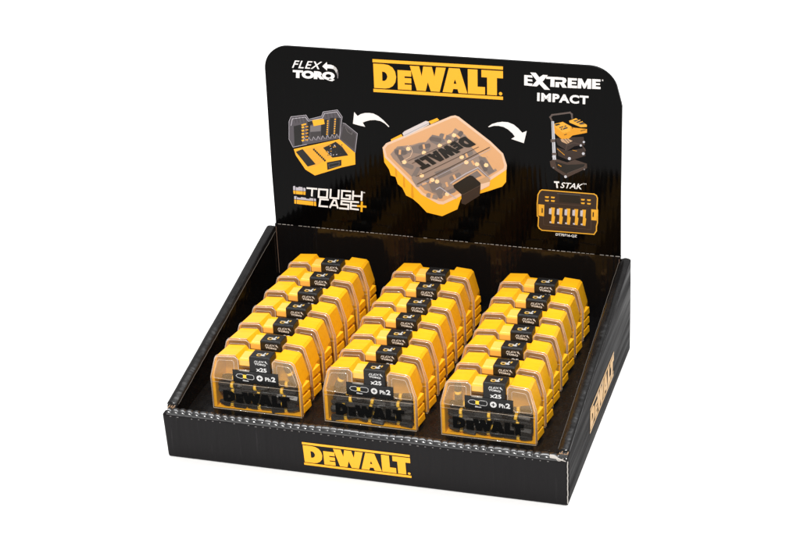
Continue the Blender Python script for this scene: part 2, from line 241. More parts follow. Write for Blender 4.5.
  ["midgrey",4,"p",0,[[316.9,86.7],[316.5,85.9],[315.6,85.8],[315.2,86.6],[315.6,87.5],[316.5,87.5]]],
 ],
 'organiser_picture':[
  ["browndark",0,"p",0,[[271.6,48.5],[272.4,57.5],[274.3,61.3],[276.2,62.7],[325.2,62.8],[327.4,61.5],[328.4,58.9],[328.0,48.8],[328.7,46.5],[328.6,34.5],[327.7,30.3],[327.7,26.0],[325.5,22.2],[276.0,21.7],[273.4,23.4],[272.3,25.7],[272.8,34.8],[271.7,35.9]]],
  ["goldmid",2,"s",1.0,[[271.6,48.5],[272.4,57.5],[274.3,61.3],[276.2,62.7],[325.2,62.8],[327.4,61.5],[328.4,58.9],[328.0,48.8],[328.7,46.5],[328.6,34.5],[327.7,30.3],[327.7,26.0],[325.5,22.2],[276.0,21.7],[273.4,23.4],[272.3,25.7],[272.8,34.8],[271.7,35.9],[271.6,48.5]]],
  ["ink",1,"p",0,[[292.6,61.1],[311.9,61.0],[311.9,52.1],[292.6,51.8]]],
  ["midgrey",2,"s",0.3,[[290.7,60.3],[312.4,60.5]]],
  ["brown",2,"s",0.5,[[281.2,49.8],[320.3,50.2]]],
  ["brown",2,"s",0.5,[[283.4,29.4],[317.6,29.7]]],
  ["brown",2,"s",0.4,[[277.2,47.8],[277.7,27.4],[322.6,26.8],[322.7,45.9]]],
  ["goldmid",3,"p",0,[[279.0,56.6],[282.9,56.7],[282.3,54.9],[279.3,55.0]]],
  ["goldmid",3,"p",0,[[284.6,56.7],[288.5,56.8],[287.9,55.1],[284.9,55.2]]],
  ["goldmid",3,"p",0,[[278.9,53.0],[282.9,53.1],[282.3,51.4],[279.3,51.5]]],
  ["goldmid",3,"p",0,[[284.6,53.2],[288.5,53.3],[287.9,51.6],[284.9,51.7]]],
  ["goldmid",3,"p",0,[[313.0,57.0],[316.7,57.0],[316.1,55.5],[313.4,55.4]]],
  ["goldmid",3,"p",0,[[318.7,57.0],[322.3,57.1],[321.8,55.5],[319.0,55.5]]],
  ["goldmid",3,"p",0,[[313.0,53.4],[316.7,53.5],[316.2,51.9],[313.4,51.9]]],
  ["goldmid",3,"p",0,[[318.7,53.4],[322.4,53.5],[321.8,51.9],[319.0,51.9]]],
  ["goldmid",3,"p",0,[[272.7,48.0],[278.4,47.9],[278.0,36.1],[272.7,36.3]]],
  ["ink",4,"p",0,[[275.8,44.3],[276.9,44.4],[276.9,39.6],[275.7,39.5]]],
  ["goldmid",3,"p",0,[[322.7,47.4],[328.3,47.4],[327.9,36.4],[322.8,36.4]]],
  ["ink",4,"p",0,[[324.1,44.6],[325.2,44.7],[325.1,39.9],[324.0,39.8]]],
  ["goldmid",3,"p",0,[[284.5,45.8],[288.4,45.8],[287.7,37.7],[288.6,36.8],[287.7,29.5],[284.7,29.7],[285.4,37.5]]],
  ["lidpale",4,"p",0,[[283.0,44.7],[285.4,44.9],[285.0,38.7],[282.7,39.1]]],
  ["lidpale",4,"p",0,[[283.4,31.5],[285.2,31.5],[284.9,29.8],[283.1,30.1]]],
  ["goldmid",3,"p",0,[[291.9,46.0],[295.8,45.9],[295.1,37.9],[296.0,37.0],[295.1,29.7],[292.2,29.9],[292.8,37.6]]],
  ["lidpale",4,"p",0,[[290.4,44.9],[292.8,45.1],[292.4,38.8],[290.1,39.2]]],
  ["lidpale",4,"p",0,[[290.8,31.7],[292.6,31.6],[292.4,29.9],[290.6,30.2]]],
  ["goldmid",3,"p",0,[[299.3,46.1],[303.1,46.1],[302.5,38.0],[303.4,37.1],[302.5,29.8],[299.6,30.0],[300.2,37.8]]],
  ["lidpale",4,"p",0,[[297.8,45.0],[300.2,45.2],[299.8,38.9],[297.5,39.3]]],
  ["lidpale",4,"p",0,[[298.2,31.8],[300.0,31.8],[299.8,30.1],[298.0,30.4]]],
  ["goldmid",3,"p",0,[[306.7,46.2],[310.5,46.2],[309.9,38.1],[310.8,37.3],[309.9,30.0],[307.0,30.2],[307.6,37.9]]],
  ["lidpale",4,"p",0,[[305.1,45.1],[307.6,45.3],[307.2,39.1],[304.9,39.5]]],
  ["lidpale",4,"p",0,[[305.6,32.0],[307.4,31.9],[307.2,30.2],[305.4,30.5]]],
  ["goldmid",3,"p",0,[[314.1,46.3],[317.8,46.3],[317.2,38.3],[318.1,37.4],[317.3,30.1],[314.4,30.3],[315.0,38.1]]],
  ["lidpale",4,"p",0,[[312.5,45.2],[315.0,45.5],[314.5,39.2],[312.3,39.6]]],
  ["lidpale",4,"p",0,[[313.0,32.1],[314.8,32.1],[314.6,30.4],[312.8,30.7]]],
 ],
 'arrows':[
  ["white",0,"p",0,[[96.3,126.2],[99.4,122.4],[102.7,124.6],[107.1,126.0],[110.9,126.3],[115.1,126.0],[119.8,123.9],[125.0,119.8],[130.2,114.3],[129.5,113.6],[126.0,116.9],[121.8,119.0],[116.5,119.7],[111.6,119.1],[107.3,117.7],[104.2,116.2],[106.4,112.1],[100.6,113.0],[94.5,114.3]]],
  ["white",0,"p",0,[[225.7,121.4],[229.4,124.3],[234.3,126.2],[239.1,127.2],[244.5,127.2],[249.9,125.3],[254.0,122.1],[257.9,117.9],[262.1,120.0],[259.3,107.8],[253.3,109.4],[247.4,111.0],[250.9,113.5],[248.6,116.7],[244.4,120.2],[240.2,122.3],[235.4,123.0],[231.2,122.7],[226.3,120.9]]],
 ],
 'curved_arrow':[
  ["white",0,"p",0,[[67.0,169.4],[71.8,174.0],[71.9,171.5],[75.4,171.5],[78.3,170.7],[77.4,167.5],[74.5,167.8],[71.8,167.8],[71.5,165.4]]],
  ["pale2",0,"p",0,[[78.3,170.7],[80.6,169.0],[81.9,166.3],[80.4,163.6],[79.2,166.1],[77.4,167.5]]],
  ["midgrey",0,"p",0,[[81.9,166.3],[82.5,163.4],[82.1,158.6],[81.2,158.5],[81.2,161.5],[80.4,163.6]]],
 ],
 'extreme_wordmark':[
  ["white",0,"p",0,[[260.2,174.1],[267.5,174.2],[267.9,172.0],[263.3,172.2],[263.3,170.4],[267.5,170.3],[267.9,168.4],[263.3,168.5],[263.3,166.5],[267.9,166.4],[267.0,164.0],[260.1,164.2]]],
  ["white",0,"p",0,[[265.7,176.9],[270.9,177.0],[274.2,172.9],[277.7,175.5],[282.1,175.4],[277.1,168.8],[284.1,161.5],[278.9,161.4],[274.1,166.4],[271.8,163.9],[267.0,164.0],[271.7,169.5]]],
  ["white",0,"p",0,[[280.8,174.0],[291.6,174.3],[291.4,172.0],[288.3,171.8],[288.1,164.6],[284.3,164.6],[284.6,171.9],[280.4,171.8]]],
  ["white",0,"p",0,[[289.3,174.2],[296.6,174.2],[298.6,173.5],[299.3,171.4],[298.4,169.4],[297.0,168.7],[299.7,164.6],[295.5,164.5],[293.3,168.2],[292.6,168.2],[292.4,164.5],[288.9,164.5],[289.1,169.4],[295.1,169.6],[295.8,170.8],[295.1,171.8],[289.3,171.6]]],
  ["white",0,"p",0,[[300.5,174.1],[308.8,174.2],[308.8,172.1],[304.0,172.0],[304.0,170.5],[308.2,170.5],[308.2,168.8],[304.0,168.6],[303.9,167.2],[309.0,167.2],[309.0,164.8],[300.3,164.6]]],
  ["white",0,"p",0,[[309.8,174.3],[313.3,174.3],[315.8,169.4],[318.4,174.5],[321.9,174.5],[321.8,165.1],[318.3,165.0],[318.5,169.6],[316.4,165.1],[315.0,165.0],[312.9,169.4],[312.7,164.9],[309.4,164.8]]],
  ["white",0,"p",0,[[322.7,174.6],[330.3,174.7],[330.3,172.5],[326.0,172.4],[326.0,170.9],[329.9,171.0],[329.9,169.3],[326.1,169.1],[326.0,167.7],[330.4,167.6],[330.4,165.5],[322.6,165.2]]],
  ["pale2",0,"p",0,[[331.5,174.7],[332.8,174.8],[333.0,173.3],[331.6,173.2]]],
 ],
 'tough_case_wordmark':[
  ["white",0,"s",1.75,[[45.2,44.3],[54.4,44.3]]],
  ["white",0,"s",1.75,[[50.1,43.9],[49.3,36.9]]],
  ["white",0,"s",1.75,[[57.0,44.2],[65.5,44.3],[64.6,36.1],[56.1,36.0],[57.0,44.2]]],
  ["white",0,"s",1.75,[[68.9,44.6],[68.0,36.2],[76.1,36.2],[77.0,44.6]]],
  ["white",0,"s",1.75,[[88.4,44.7],[80.3,44.6],[79.5,36.5],[87.8,36.6],[88.2,40.4],[84.4,40.2]]],
  ["white",0,"s",1.75,[[91.5,44.8],[90.7,36.7]]],
  ["white",0,"s",1.75,[[100.2,44.9],[99.4,36.8]]],
  ["white",0,"s",1.75,[[91.3,40.4],[99.8,40.5]]],
  ["white",0,"s",1.75,[[65.4,34.0],[57.7,33.9],[56.4,26.6],[64.3,26.6]]],
  ["white",0,"s",1.75,[[67.3,26.4],[71.3,34.1],[73.5,34.0],[75.0,26.5]]],
  ["white",0,"s",1.75,[[69.1,28.8],[74.3,28.8]]],
  ["white",0,"s",1.75,[[87.0,33.9],[79.4,33.9],[78.8,30.6],[86.0,30.5],[85.6,26.1],[77.3,26.1]]],
  ["white",0,"s",1.75,[[95.9,34.1],[88.9,34.0],[88.1,26.6],[95.5,26.4]]],
  ["white",0,"s",1.75,[[88.7,30.1],[94.9,30.2]]],
  ["gold",0,"s",2.0,[[95.5,30.1],[103.1,30.1]]],
  ["gold",0,"s",2.0,[[99.7,34.2],[98.9,25.3]]],
  ["pale2",0,"p",0,[[101.5,45.2],[103.3,45.2],[103.3,44.1],[101.4,44.1]]],
  ["lidpale",0,"p",0,[[30.7,45.0],[32.5,45.6],[33.1,44.3],[35.8,44.1],[36.5,45.0],[39.9,44.9],[40.3,44.0],[42.5,44.5],[43.3,43.6],[43.1,40.8],[30.5,41.0]]],
  ["gold",0,"p",0,[[30.5,40.6],[43.1,40.3],[42.7,37.0],[30.7,37.1]]],
  ["lidpale",0,"p",0,[[31.2,34.7],[33.8,34.9],[34.3,33.6],[37.6,33.5],[38.3,34.4],[42.9,34.0],[43.5,33.1],[46.5,33.2],[47.0,34.1],[53.2,34.0],[53.3,31.3],[31.0,31.6]]],
  ["gold",0,"p",0,[[31.0,31.1],[53.2,30.7],[53.2,26.3],[30.9,26.9]]],
  ["ink",1,"s",0.5,[[33.1,44.7],[32.6,36.3]]],
  ["ink",1,"s",0.5,[[40.9,45.4],[40.4,37.0]]],
  ["ink",1,"s",0.5,[[33.5,34.4],[33.0,25.6]]],
  ["ink",1,"s",0.5,[[51.1,36.0],[50.6,26.5]]],
 ],
}

# ------------------------------------------------------------------ materials
def nodes_of(name):
    m = bpy.data.materials.new(name); m.use_nodes = True
    nt = m.node_tree
    return m, nt, nt.nodes['Principled BSDF']
def N(nt, t, **k):
    n = nt.nodes.new(t)
    for a, v in k.items(): setattr(n, a, v)
    return n
def plain(name, col, rough=.5, spec=.5, metal=0.0, mottle=0.0, coat=0.0, bump=0.0, scale=900):
    m, nt, b = nodes_of(name)
    b.inputs['Base Color'].default_value = (*col, 1); b.inputs['Roughness'].default_value = rough
    b.inputs['Specular IOR Level'].default_value = spec; b.inputs['Metallic'].default_value = metal
    b.inputs['Coat Weight'].default_value = coat
    if mottle or bump:
        tc = N(nt, 'ShaderNodeTexCoord'); no = N(nt, 'ShaderNodeTexNoise'); no.inputs['Scale'].default_value = scale
        nt.links.new(tc.outputs['Object'], no.inputs['Vector'])
        if mottle:
            r = N(nt, 'ShaderNodeMapRange'); r.inputs['From Min'].default_value = .3; r.inputs['From Max'].default_value = .7
            r.inputs['To Min'].default_value = rough - mottle; r.inputs['To Max'].default_value = rough + mottle
            nt.links.new(no.outputs['Fac'], r.inputs['Value']); nt.links.new(r.outputs[0], b.inputs['Roughness'])
        if bump:
            bu = N(nt, 'ShaderNodeBump'); bu.inputs['Strength'].default_value = bump; bu.inputs['Distance'].default_value = .0005
            nt.links.new(no.outputs['Fac'], bu.inputs['Height']); nt.links.new(bu.outputs[0], b.inputs['Normal'])
    return m
def board(name, axis, rough=.2, spec=.5, flute=.35, col=(.010, .0092, .0092), streak=.35, wav=.0):
    """black laminated corrugated board: flutes press through as faint lines across `axis`, with scuffs"""
    m, nt, b = nodes_of(name)
    b.inputs['Base Color'].default_value = (*col, 1); b.inputs['Specular IOR Level'].default_value = spec
    tc = N(nt, 'ShaderNodeTexCoord')
    wv = N(nt, 'ShaderNodeTexWave', wave_type='BANDS', bands_direction=axis)
    wv.inputs['Scale'].default_value = 62; wv.inputs['Distortion'].default_value = 2.2; wv.inputs['Detail'].default_value = 1.5
    wv.inputs['Detail Scale'].default_value = .6
    nt.links.new(tc.outputs['Object'], wv.inputs['Vector'])
    st = N(nt, 'ShaderNodeMapping'); s = {'X': (120, 120, 6), 'Y': (120, 120, 6), 'Z': (120, 5, 120)}[axis]
    st.inputs['Scale'].default_value = s
    nt.links.new(tc.outputs['Object'], st.inputs['Vector'])
    no = N(nt, 'ShaderNodeTexNoise'); no.inputs['Scale'].default_value = 1; no.inputs['Detail'].default_value = 4
    nt.links.new(st.outputs[0], no.inputs['Vector'])
    r = N(nt, 'ShaderNodeMapRange'); r.inputs['From Min'].default_value = .3; r.inputs['From Max'].default_value = .75
    r.inputs['To Min'].default_value = rough * .75; r.inputs['To Max'].default_value = rough * 1.5
    nt.links.new(no.outputs['Fac'], r.inputs['Value']); nt.links.new(r.outputs[0], b.inputs['Roughness'])
    n2 = N(nt, 'ShaderNodeTexNoise'); n2.inputs['Scale'].default_value = 38; n2.inputs['Detail'].default_value = 3
    nt.links.new(tc.outputs['Object'], n2.inputs['Vector'])
    b1 = N(nt, 'ShaderNodeBump'); b1.inputs['Strength'].default_value = flute; b1.inputs['Distance'].default_value = .0006
    b2 = N(nt, 'ShaderNodeBump'); b2.inputs['Strength'].default_value = streak; b2.inputs['Distance'].default_value = .0009
    b3 = N(nt, 'ShaderNodeBump'); b3.inputs['Strength'].default_value = wav; b3.inputs['Distance'].default_value = .004
    nt.links.new(wv.outputs['Fac'], b1.inputs['Height']); nt.links.new(no.outputs['Fac'], b2.inputs['Height'])
    nt.links.new(n2.outputs['Fac'], b3.inputs['Height'])
    nt.links.new(b1.outputs[0], b2.inputs['Normal']); nt.links.new(b2.outputs[0], b3.inputs['Normal']); nt.links.new(b3.outputs[0], b.inputs['Normal'])
    # rubbed, greyish scuffs with a shape of their own
    n3 = N(nt, 'ShaderNodeTexNoise'); n3.inputs['Scale'].default_value = 2.2; n3.inputs['Detail'].default_value = 8; n3.inputs['Roughness'].default_value = .7
    nt.links.new(st.outputs[0], n3.inputs['Vector'])
    cr = N(nt, 'ShaderNodeValToRGB'); e = cr.color_ramp.elements
    e[0].position = .60; e[0].color = (*col, 1); e[1].position = .80; e[1].color = (col[0] * 3.2, col[1] * 3.2, col[2] * 3.2, 1)
    nt.links.new(n3.outputs['Fac'], cr.inputs[0]); nt.links.new(cr.outputs[0], b.inputs['Base Color'])
    return m
def clear(name, tint, refl, haze, hazecol, rough=.06):
    """thin clear moulded plastic: mostly see-through, a slight haze, fresnel gloss"""
    m = bpy.data.materials.new(name); m.use_nodes = True; nt = m.node_tree; nt.nodes.clear()
    out = N(nt, 'ShaderNodeOutputMaterial'); tr = N(nt, 'ShaderNodeBsdfTransparent'); tr.inputs[0].default_value = (*tint, 1)
    di = N(nt, 'ShaderNodeBsdfDiffuse'); di.inputs[0].default_value = (*hazecol, 1)
    gl = N(nt, 'ShaderNodeBsdfGlossy'); gl.inputs['Roughness'].default_value = rough
    lw = N(nt, 'ShaderNodeLayerWeight'); lw.inputs['Blend'].default_value = .5
    pw = N(nt, 'ShaderNodeMath', operation='POWER'); pw.inputs[1].default_value = 4.5; nt.links.new(lw.outputs['Facing'], pw.inputs[0])
    f0 = ((refl - 1) / (refl + 1)) ** 2
    fr = N(nt, 'ShaderNodeMath', operation='MULTIPLY_ADD'); fr.inputs[1].default_value = 1 - f0; fr.inputs[2].default_value = f0; nt.links.new(pw.outputs[0], fr.inputs[0])
    no = N(nt, 'ShaderNodeTexNoise'); no.inputs['Scale'].default_value = 160; tc = N(nt, 'ShaderNodeTexCoord')
    bu = N(nt, 'ShaderNodeBump'); bu.inputs['Strength'].default_value = .25; bu.inputs['Distance'].default_value = .001
    nt.links.new(tc.outputs['Object'], no.inputs[0]); nt.links.new(no.outputs['Fac'], bu.inputs['Height'])
    nt.links.new(bu.outputs[0], gl.inputs['Normal'])
    a = N(nt, 'ShaderNodeMixShader'); a.inputs[0].default_value = haze
    b = N(nt, 'ShaderNodeMixShader')
    nt.links.new(tr.outputs[0], a.inputs[1]); nt.links.new(di.outputs[0], a.inputs[2])
    nt.links.new(fr.outputs[0], b.inputs[0]); nt.links.new(a.outputs[0], b.inputs[1]); nt.links.new(gl.outputs[0], b.inputs[2])
    nt.links.new(b.outputs[0], out.inputs[0])
    return m
M = {}
M['front'] = board('board_front', 'X', .36, .11, .10, (.0075, .0068, .0073))
M['header'] = board('board_header', 'X', .075, .07, .05, (.0010, .0009, .0009), streak=.12)
M['side_out'] = board('board_side', 'Z', .55, .04, .05, (.012, .0112, .012))
M['side_in'] = board('board_inner', 'X', .12, .32, .08, (.004, .0035, .0035), streak=.15, wav=.2)
M['roll'] = board('board_roll', 'X', .22, .30, .0, (.006, .0055, .0055), streak=.1, wav=.3)
M['lip'] = board('board_lip', 'X', .24, 1.0, .05, (.008, .0075, .008), streak=.1, wav=.12)
M['insert'] = board('board_insert', 'X', .25, .2, .05, (.004, .0036, .0036), streak=.1, wav=.1)
M['kraft'] = plain('kraft_board', (.30, .19, .115), .85, .2, bump=.6, scale=700)
M['paper'] = plain('torn_paper', (.42, .39, .36), .8, .2, bump=.5, scale=1500)
M['yellow'] = plain('yellow_plastic', (.85, .405, .006), .33, .45, mottle=.05, bump=.06, scale=1400)
nt = M['yellow'].node_tree; b = nt.nodes['Principled BSDF']; tc = N(nt, 'ShaderNodeTexCoord')
mp = N(nt, 'ShaderNodeMapping'); mp.inputs['Scale'].default_value = (60, 300, 500); no = N(nt, 'ShaderNodeTexNoise'); no.inputs['Scale'].default_value = 1; no.inputs['Detail'].default_value = 6
cr = N(nt, 'ShaderNodeValToRGB'); e = cr.color_ramp.elements; e[0].position = .3; e[0].color = (.80, .365, .005, 1); e[1].position = .7; e[1].color = (.88, .425, .008, 1)
nt.links.new(tc.outputs['Object'], mp.inputs[0]); nt.links.new(mp.outputs[0], no.inputs[0]); nt.links.new(no.outputs['Fac'], cr.inputs[0]); nt.links.new(cr.outputs[0], b.inputs['Base Color'])
M['black_plastic'] = plain('black_plastic', (.008, .0075, .0075), .36, .28, mottle=.06, bump=.25, scale=1600)
M['label_black'] = plain('label_film', (.006, .006, .006), .22, .28, mottle=.05, scale=300)
M['letter_black'] = plain('letter_gloss', (.006, .006, .006), .14, .6)
M['lid'] = clear('clear_lid', (.95, .93, .90), 1.40, .035, (.60, .52, .44))
M['frost'] = clear('frosted_lid', (.97, .92, .86), 1.42, .19, (.95, .60, .28), .07)  # frosted upper windows; amber haze also stands in for the lit yellow interior
M['lid_edge'] = clear('clear_lid_edge', (.93, .82, .66), 2.2, .30, (.95, .84, .70), .07)  # whitish haze paints the highlight lines along rim and ridges
M['bit_steel'] = plain('dark_bit_steel', (.016, .016, .017), .33, .5, metal=.2, mottle=.1, scale=600)
M['band'] = plain('bit_band', (.90, .55, .05), .4, .4)
M['silver_ink'] = plain('silver_ink', (.42, .41, .39), .3, .5)
M['label_white'] = plain('label_white', (.62, .61, .60), .5, .3)
M['side_gold'] = plain('side_gold', (.55, .29, .05), .38, .5, mottle=.08, scale=60)
INK = dict(ink=(.006,.0055,.005), white=(.66,.65,.64), pale2=(.40,.39,.38), gold=(.74,.35,.012), goldmid=(.60,.30,.025), orange=(.56,.24,.010),
           lidgrey=(.062,.055,.064), lidpale=(.40,.38,.42), midgrey=(.13,.12,.125), darkgrey=(.034,.030,.032), lidpink=(.60,.42,.30),
           peach=(.54,.30,.145), contents=(.24,.175,.14), greybit=(.15,.125,.115), darkbit=(.10,.082,.078), lightbit=(.235,.185,.155), cream=(.78,.52,.28), brown=(.055,.035,.026),
           browndark=(.022,.013,.010), ledge=(.40,.25,.14), lidwhite=(.50,.46,.46), handle=(.075,.055,.048), handle2=(.042,.026,.020), silver=(.42,.43,.47))
for k, c in INK.items(): M['ink_' + k] = plain('print_' + k, c, .34, .3, mottle=.04, scale=80)
# ------------------------------------------------------------------ helpers
def finish(bm, name, mats, parent=None, bevel=0, smooth=False, seg=2, ang=35):
    bmesh.ops.recalc_face_normals(bm, faces=bm.faces)
    me = bpy.data.meshes.new(name); bm.to_mesh(me); bm.free()
    for m in (mats if isinstance(mats, list) else [mats]): me.materials.append(m)
    o = bpy.data.objects.new(name, me); C.objects.link(o); o.parent = parent
    if smooth:
        for p in me.polygons: p.use_smooth = True
    if bevel:
        b = o.modifiers.new('bevel', 'BEVEL'); b.width = bevel; b.segments = seg; b.limit_method = 'ANGLE'; b.angle_limit = R(ang); b.harden_normals = False
    return o
def empty(name, loc=(0, 0, 0), rz=0):
    o = bpy.data.objects.new(name, None); o.empty_display_size = .01; C.objects.link(o)
    o.location = loc; o.rotation_euler = (0, 0, rz); return o
def tag(o, label=None, cat=None, group=None, kind=None):
    if label: o['label'] = label
    if cat: o['category'] = cat
    if group: o['group'] = group
    if kind: o['kind'] = kind
    return o
def box(bm, x0, x1, y0, y1, z0, z1, mi=0):
    v = [bm.verts.new((x, y, z)) for x in (x0, x1) for y in (y0, y1) for z in (z0, z1)]
    for f in ((0, 1, 3, 2), (4, 6, 7, 5), (0, 4, 5, 1), (2, 3, 7, 6), (0, 2, 6, 4), (1, 5, 7, 3)):
        bm.faces.new([v[i] for i in f]).material_index = mi
def prism(bm, poly, f0, f1, mi=0):
    """closed prism between two maps of the same polygon"""
    a = [bm.verts.new(f0(p)) for p in poly]; b = [bm.verts.new(f1(p)) for p in poly]; n = len(poly)
    tri = tessellate_polygon([[Vector((p[0], p[1], 0)) for p in poly]])
    for t in tri:
        bm.faces.new([a[i] for i in t]).material_index = mi; bm.faces.new([b[i] for i in reversed(t)]).material_index = mi
    for i in range(n):
        bm.faces.new((a[i], a[(i + 1) % n], b[(i + 1) % n], b[i])).material_index = mi
def prism_n(bm, poly, f0, f1, mi=0):
    """the same with n-gon caps (bevels cleanly)"""
    a = [bm.verts.new(f0(p)) for p in poly]; b = [bm.verts.new(f1(p)) for p in poly]; n = len(poly)
    bm.faces.new(a).material_index = mi; bm.faces.new(b[::-1]).material_index = mi
    for i in range(n):
        bm.faces.new((a[i], a[(i + 1) % n], b[(i + 1) % n], b[i])).material_index = mi
def tube(bm, pts, r, closed=False, n=6, taper=None):
    pts = [Vector(p) for p in pts]; rings = []; L = len(pts)
    for i, p in enumerate(pts):
        a = pts[(i - 1) % L] if (closed or i > 0) else p; b = pts[(i + 1) % L] if (closed or i < L - 1) else p
        d1 = (p - a).normalized() if (p - a).length > 1e-9 else None; d2 = (b - p).normalized() if (b - p).length > 1e-9 else None
        d = ((d1 or d2) + (d2 or d1)).normalized()
        ref = Vector((0, 1, 0)) if abs(d.y) < .9 else Vector((1, 0, 0))
        u = d.cross(ref).normalized(); w = d.cross(u)
        rings.append([bm.verts.new(p + (u * math.cos(2 * math.pi * k / n) + w * math.sin(2 * math.pi * k / n)) * r) for k in range(n)])
    for i in range(L if closed else L - 1):
        A, B = rings[i], rings[(i + 1) % L]
        for k in range(n): bm.faces.new((A[k], A[(k + 1) % n], B[(k + 1) % n], B[k]))
    if not closed: bm.faces.new(rings[0][::-1]); bm.faces.new(rings[-1])
def arc(cx, cy, r, a0, a1, n): return [(cx + r * math.cos(R(a0 + (a1 - a0) * i / n)), cy + r * math.sin(R(a0 + (a1 - a0) * i / n))) for i in range(n + 1)]
def sheet(bm, loops, place, lift, mi=0):
    """flat printed shape (outer loop + holes)"""
    vl = [[Vector((p[0], p[1], 0)) for p in l] for l in loops]; flat = [p for l in loops for p in l]
    vs = [bm.verts.new(place(p[0], p[1], lift)) for p in flat]
    for t in tessellate_polygon(vl):
        try: bm.faces.new([vs[i] for i in t]).material_index = mi
        except ValueError: pass
def embossed(bm, loops, place, l0, l1, mi=0):
    vl = [[Vector((p[0], p[1], 0)) for p in l] for l in loops]; flat = [p for l in loops for p in l]
    top = [bm.verts.new(place(p[0], p[1], l1)) for p in flat]; bot = [bm.verts.new(place(p[0], p[1], l0)) for p in flat]
    for t in tessellate_polygon(vl):
        try: bm.faces.new([top[i] for i in t]).material_index = mi
        except ValueError: pass
    k = 0
    for l in loops:
        n = len(l)
        for i in range(n): bm.faces.new((top[k + i], top[k + (i + 1) % n], bot[k + (i + 1) % n], bot[k + i])).material_index = mi
        k += n
def stroke_quads(pts, w):
    out = []
    for a, b in zip(pts, pts[1:]):
        d = Vector((b[0] - a[0], b[1] - a[1]))
        if d.length < 1e-6: continue
        d.normalize(); e = d * w / 2; n = Vector((-d.y, d.x)) * w / 2
        out.append([(a[0] - e.x + n.x, a[1] - e.y + n.y), (b[0] + e.x + n.x, b[1] + e.y + n.y), (b[0] + e.x - n.x, b[1] + e.y - n.y), (a[0] - e.x - n.x, a[1] - e.y - n.y)])
    return out
def text_polys(s, offset=0.0, shear=0.0, space=1.0):
    cu = bpy.data.curves.new('t', 'FONT'); cu.body = s; cu.offset = offset; cu.shear = shear; cu.space_character = space; cu.resolution_u = 4
    o = bpy.data.objects.new('t', cu); C.objects.link(o); bpy.context.view_layer.update()
    me = o.evaluated_get(bpy.context.evaluated_depsgraph_get()).to_mesh()
    P = [(v.co.x, v.co.y) for v in me.vertices]; F = [list(p.vertices) for p in me.polygons]
    x0 = min(p[0] for p in P); x1 = max(p[0] for p in P); y0 = min(p[1] for p in P); y1 = max(p[1] for p in P)
    P = [((p[0] - x0) / (x1 - x0), (p[1] - y0) / (y1 - y0)) for p in P]
    o.evaluated_get(bpy.context.evaluated_depsgraph_get()).to_mesh_clear()
    bpy.data.objects.remove(o); bpy.data.curves.remove(cu)
    return P, F
def text_on(bm, s, place, bl, br, tl, lift, mi=0, **k):
    """text stretched onto the parallelogram bl-br-tl of a surface"""
    P, F = text_polys(s, **k)
    vs = []
    for u, v in P:
        x = bl[0] + (br[0] - bl[0]) * u + (tl[0] - bl[0]) * v; y = bl[1] + (br[1] - bl[1]) * u + (tl[1] - bl[1]) * v
        vs.append(bm.verts.new(place(x, y, lift)))
    for f in F:
        try: bm.faces.new([vs[i] for i in f]).material_index = mi
        except ValueError: pass
# wordmark: block letters between two bars, in its own 0..1380 x 0..352 units (y down)
LETTERS = [
 [[(6,47),(120,47),(170,54),(212,78),(240,120),(250,178),(240,236),(212,276),(172,300),(128,308),(10,308)], [(100,127),(100,227),(126,226),(146,208),(156,178),(146,147),(126,130)]],
 [[(266,101),(412,101),(412,164),(340,164),(340,182),(412,182),(412,236),(340,236),(340,251),(412,251),(412,308),(266,308)]],
 [[(399,48),(499,48),(524,152),(542,48),(634,48),(660,151),(679,48),(781,48),(713,308),(619,308),(588,213),(564,308),(469,308)]],
 [[(813,48),(928,48),(1008,308),(915,308),(903,268),(858,268),(846,308),(745,308)], [(877,165),(862,212),(893,212)]],
 [[(1013,48),(1115,48),(1115,228),(1193,228),(1193,308),(1013,308)]],
 [[(1156,48),(1381,48),(1381,125),(1318,125),(1318,308),(1215,308),(1215,125),(1156,125)]]]
def wordmark(bm, place, bl, br, tl, lift, mi=0, bars=True, only=False, emboss=None):
    def f(x, y, l=lift):
        u = x / 1381; v = 1 - y / 352
        return place(bl[0] + (br[0] - bl[0]) * u + (tl[0] - bl[0]) * v, bl[1] + (br[1] - bl[1]) * u + (tl[1] - bl[1]) * v, l)
    for l in LETTERS:
        if emboss: embossed(bm, l, f, emboss[0], emboss[1], mi)
        else: sheet(bm, l, f, lift, mi)
    if bars:
        sheet(bm, [[(0, 0), (1381, 0), (1381, 34), (0, 34)]], f, lift, mi); sheet(bm, [[(0, 318), (1381, 318), (1381, 352), (0, 352)]], f, lift, mi)
        sheet(bm, [arc(1356, 288, 18, 0, 330, 11)], f, lift, mi)
# ------------------------------------------------------------------ the setting
bm = bmesh.new(); box(bm, -6, 6, -6, 6, -.02, 0)
fl = finish(bm, 'floor', plain('white_table', (.88, .88, .88), .9, .0)); tag(fl, kind='structure')
# ------------------------------------------------------------------ the display box
W, D, HF, HB, T = .36, .28, .047, .0955, .0094
HT = .283
bx = empty('display_box', (0, 0, 0))
tag(bx, 'glossy black cardboard counter display tray with tall printed header board holding all the bit cases', 'display box')
# front wall
bm = bmesh.new()
prism_n(bm, [(-.0012, HF - .003), (W, HF - .003), (W, 0), (.0005, 0)], lambda p: (p[0], 0, p[1]), lambda p: (p[0], .0082, p[1]))
fw = finish(bm, 'front_wall', M['front'], bx, bevel=.0022, seg=4)
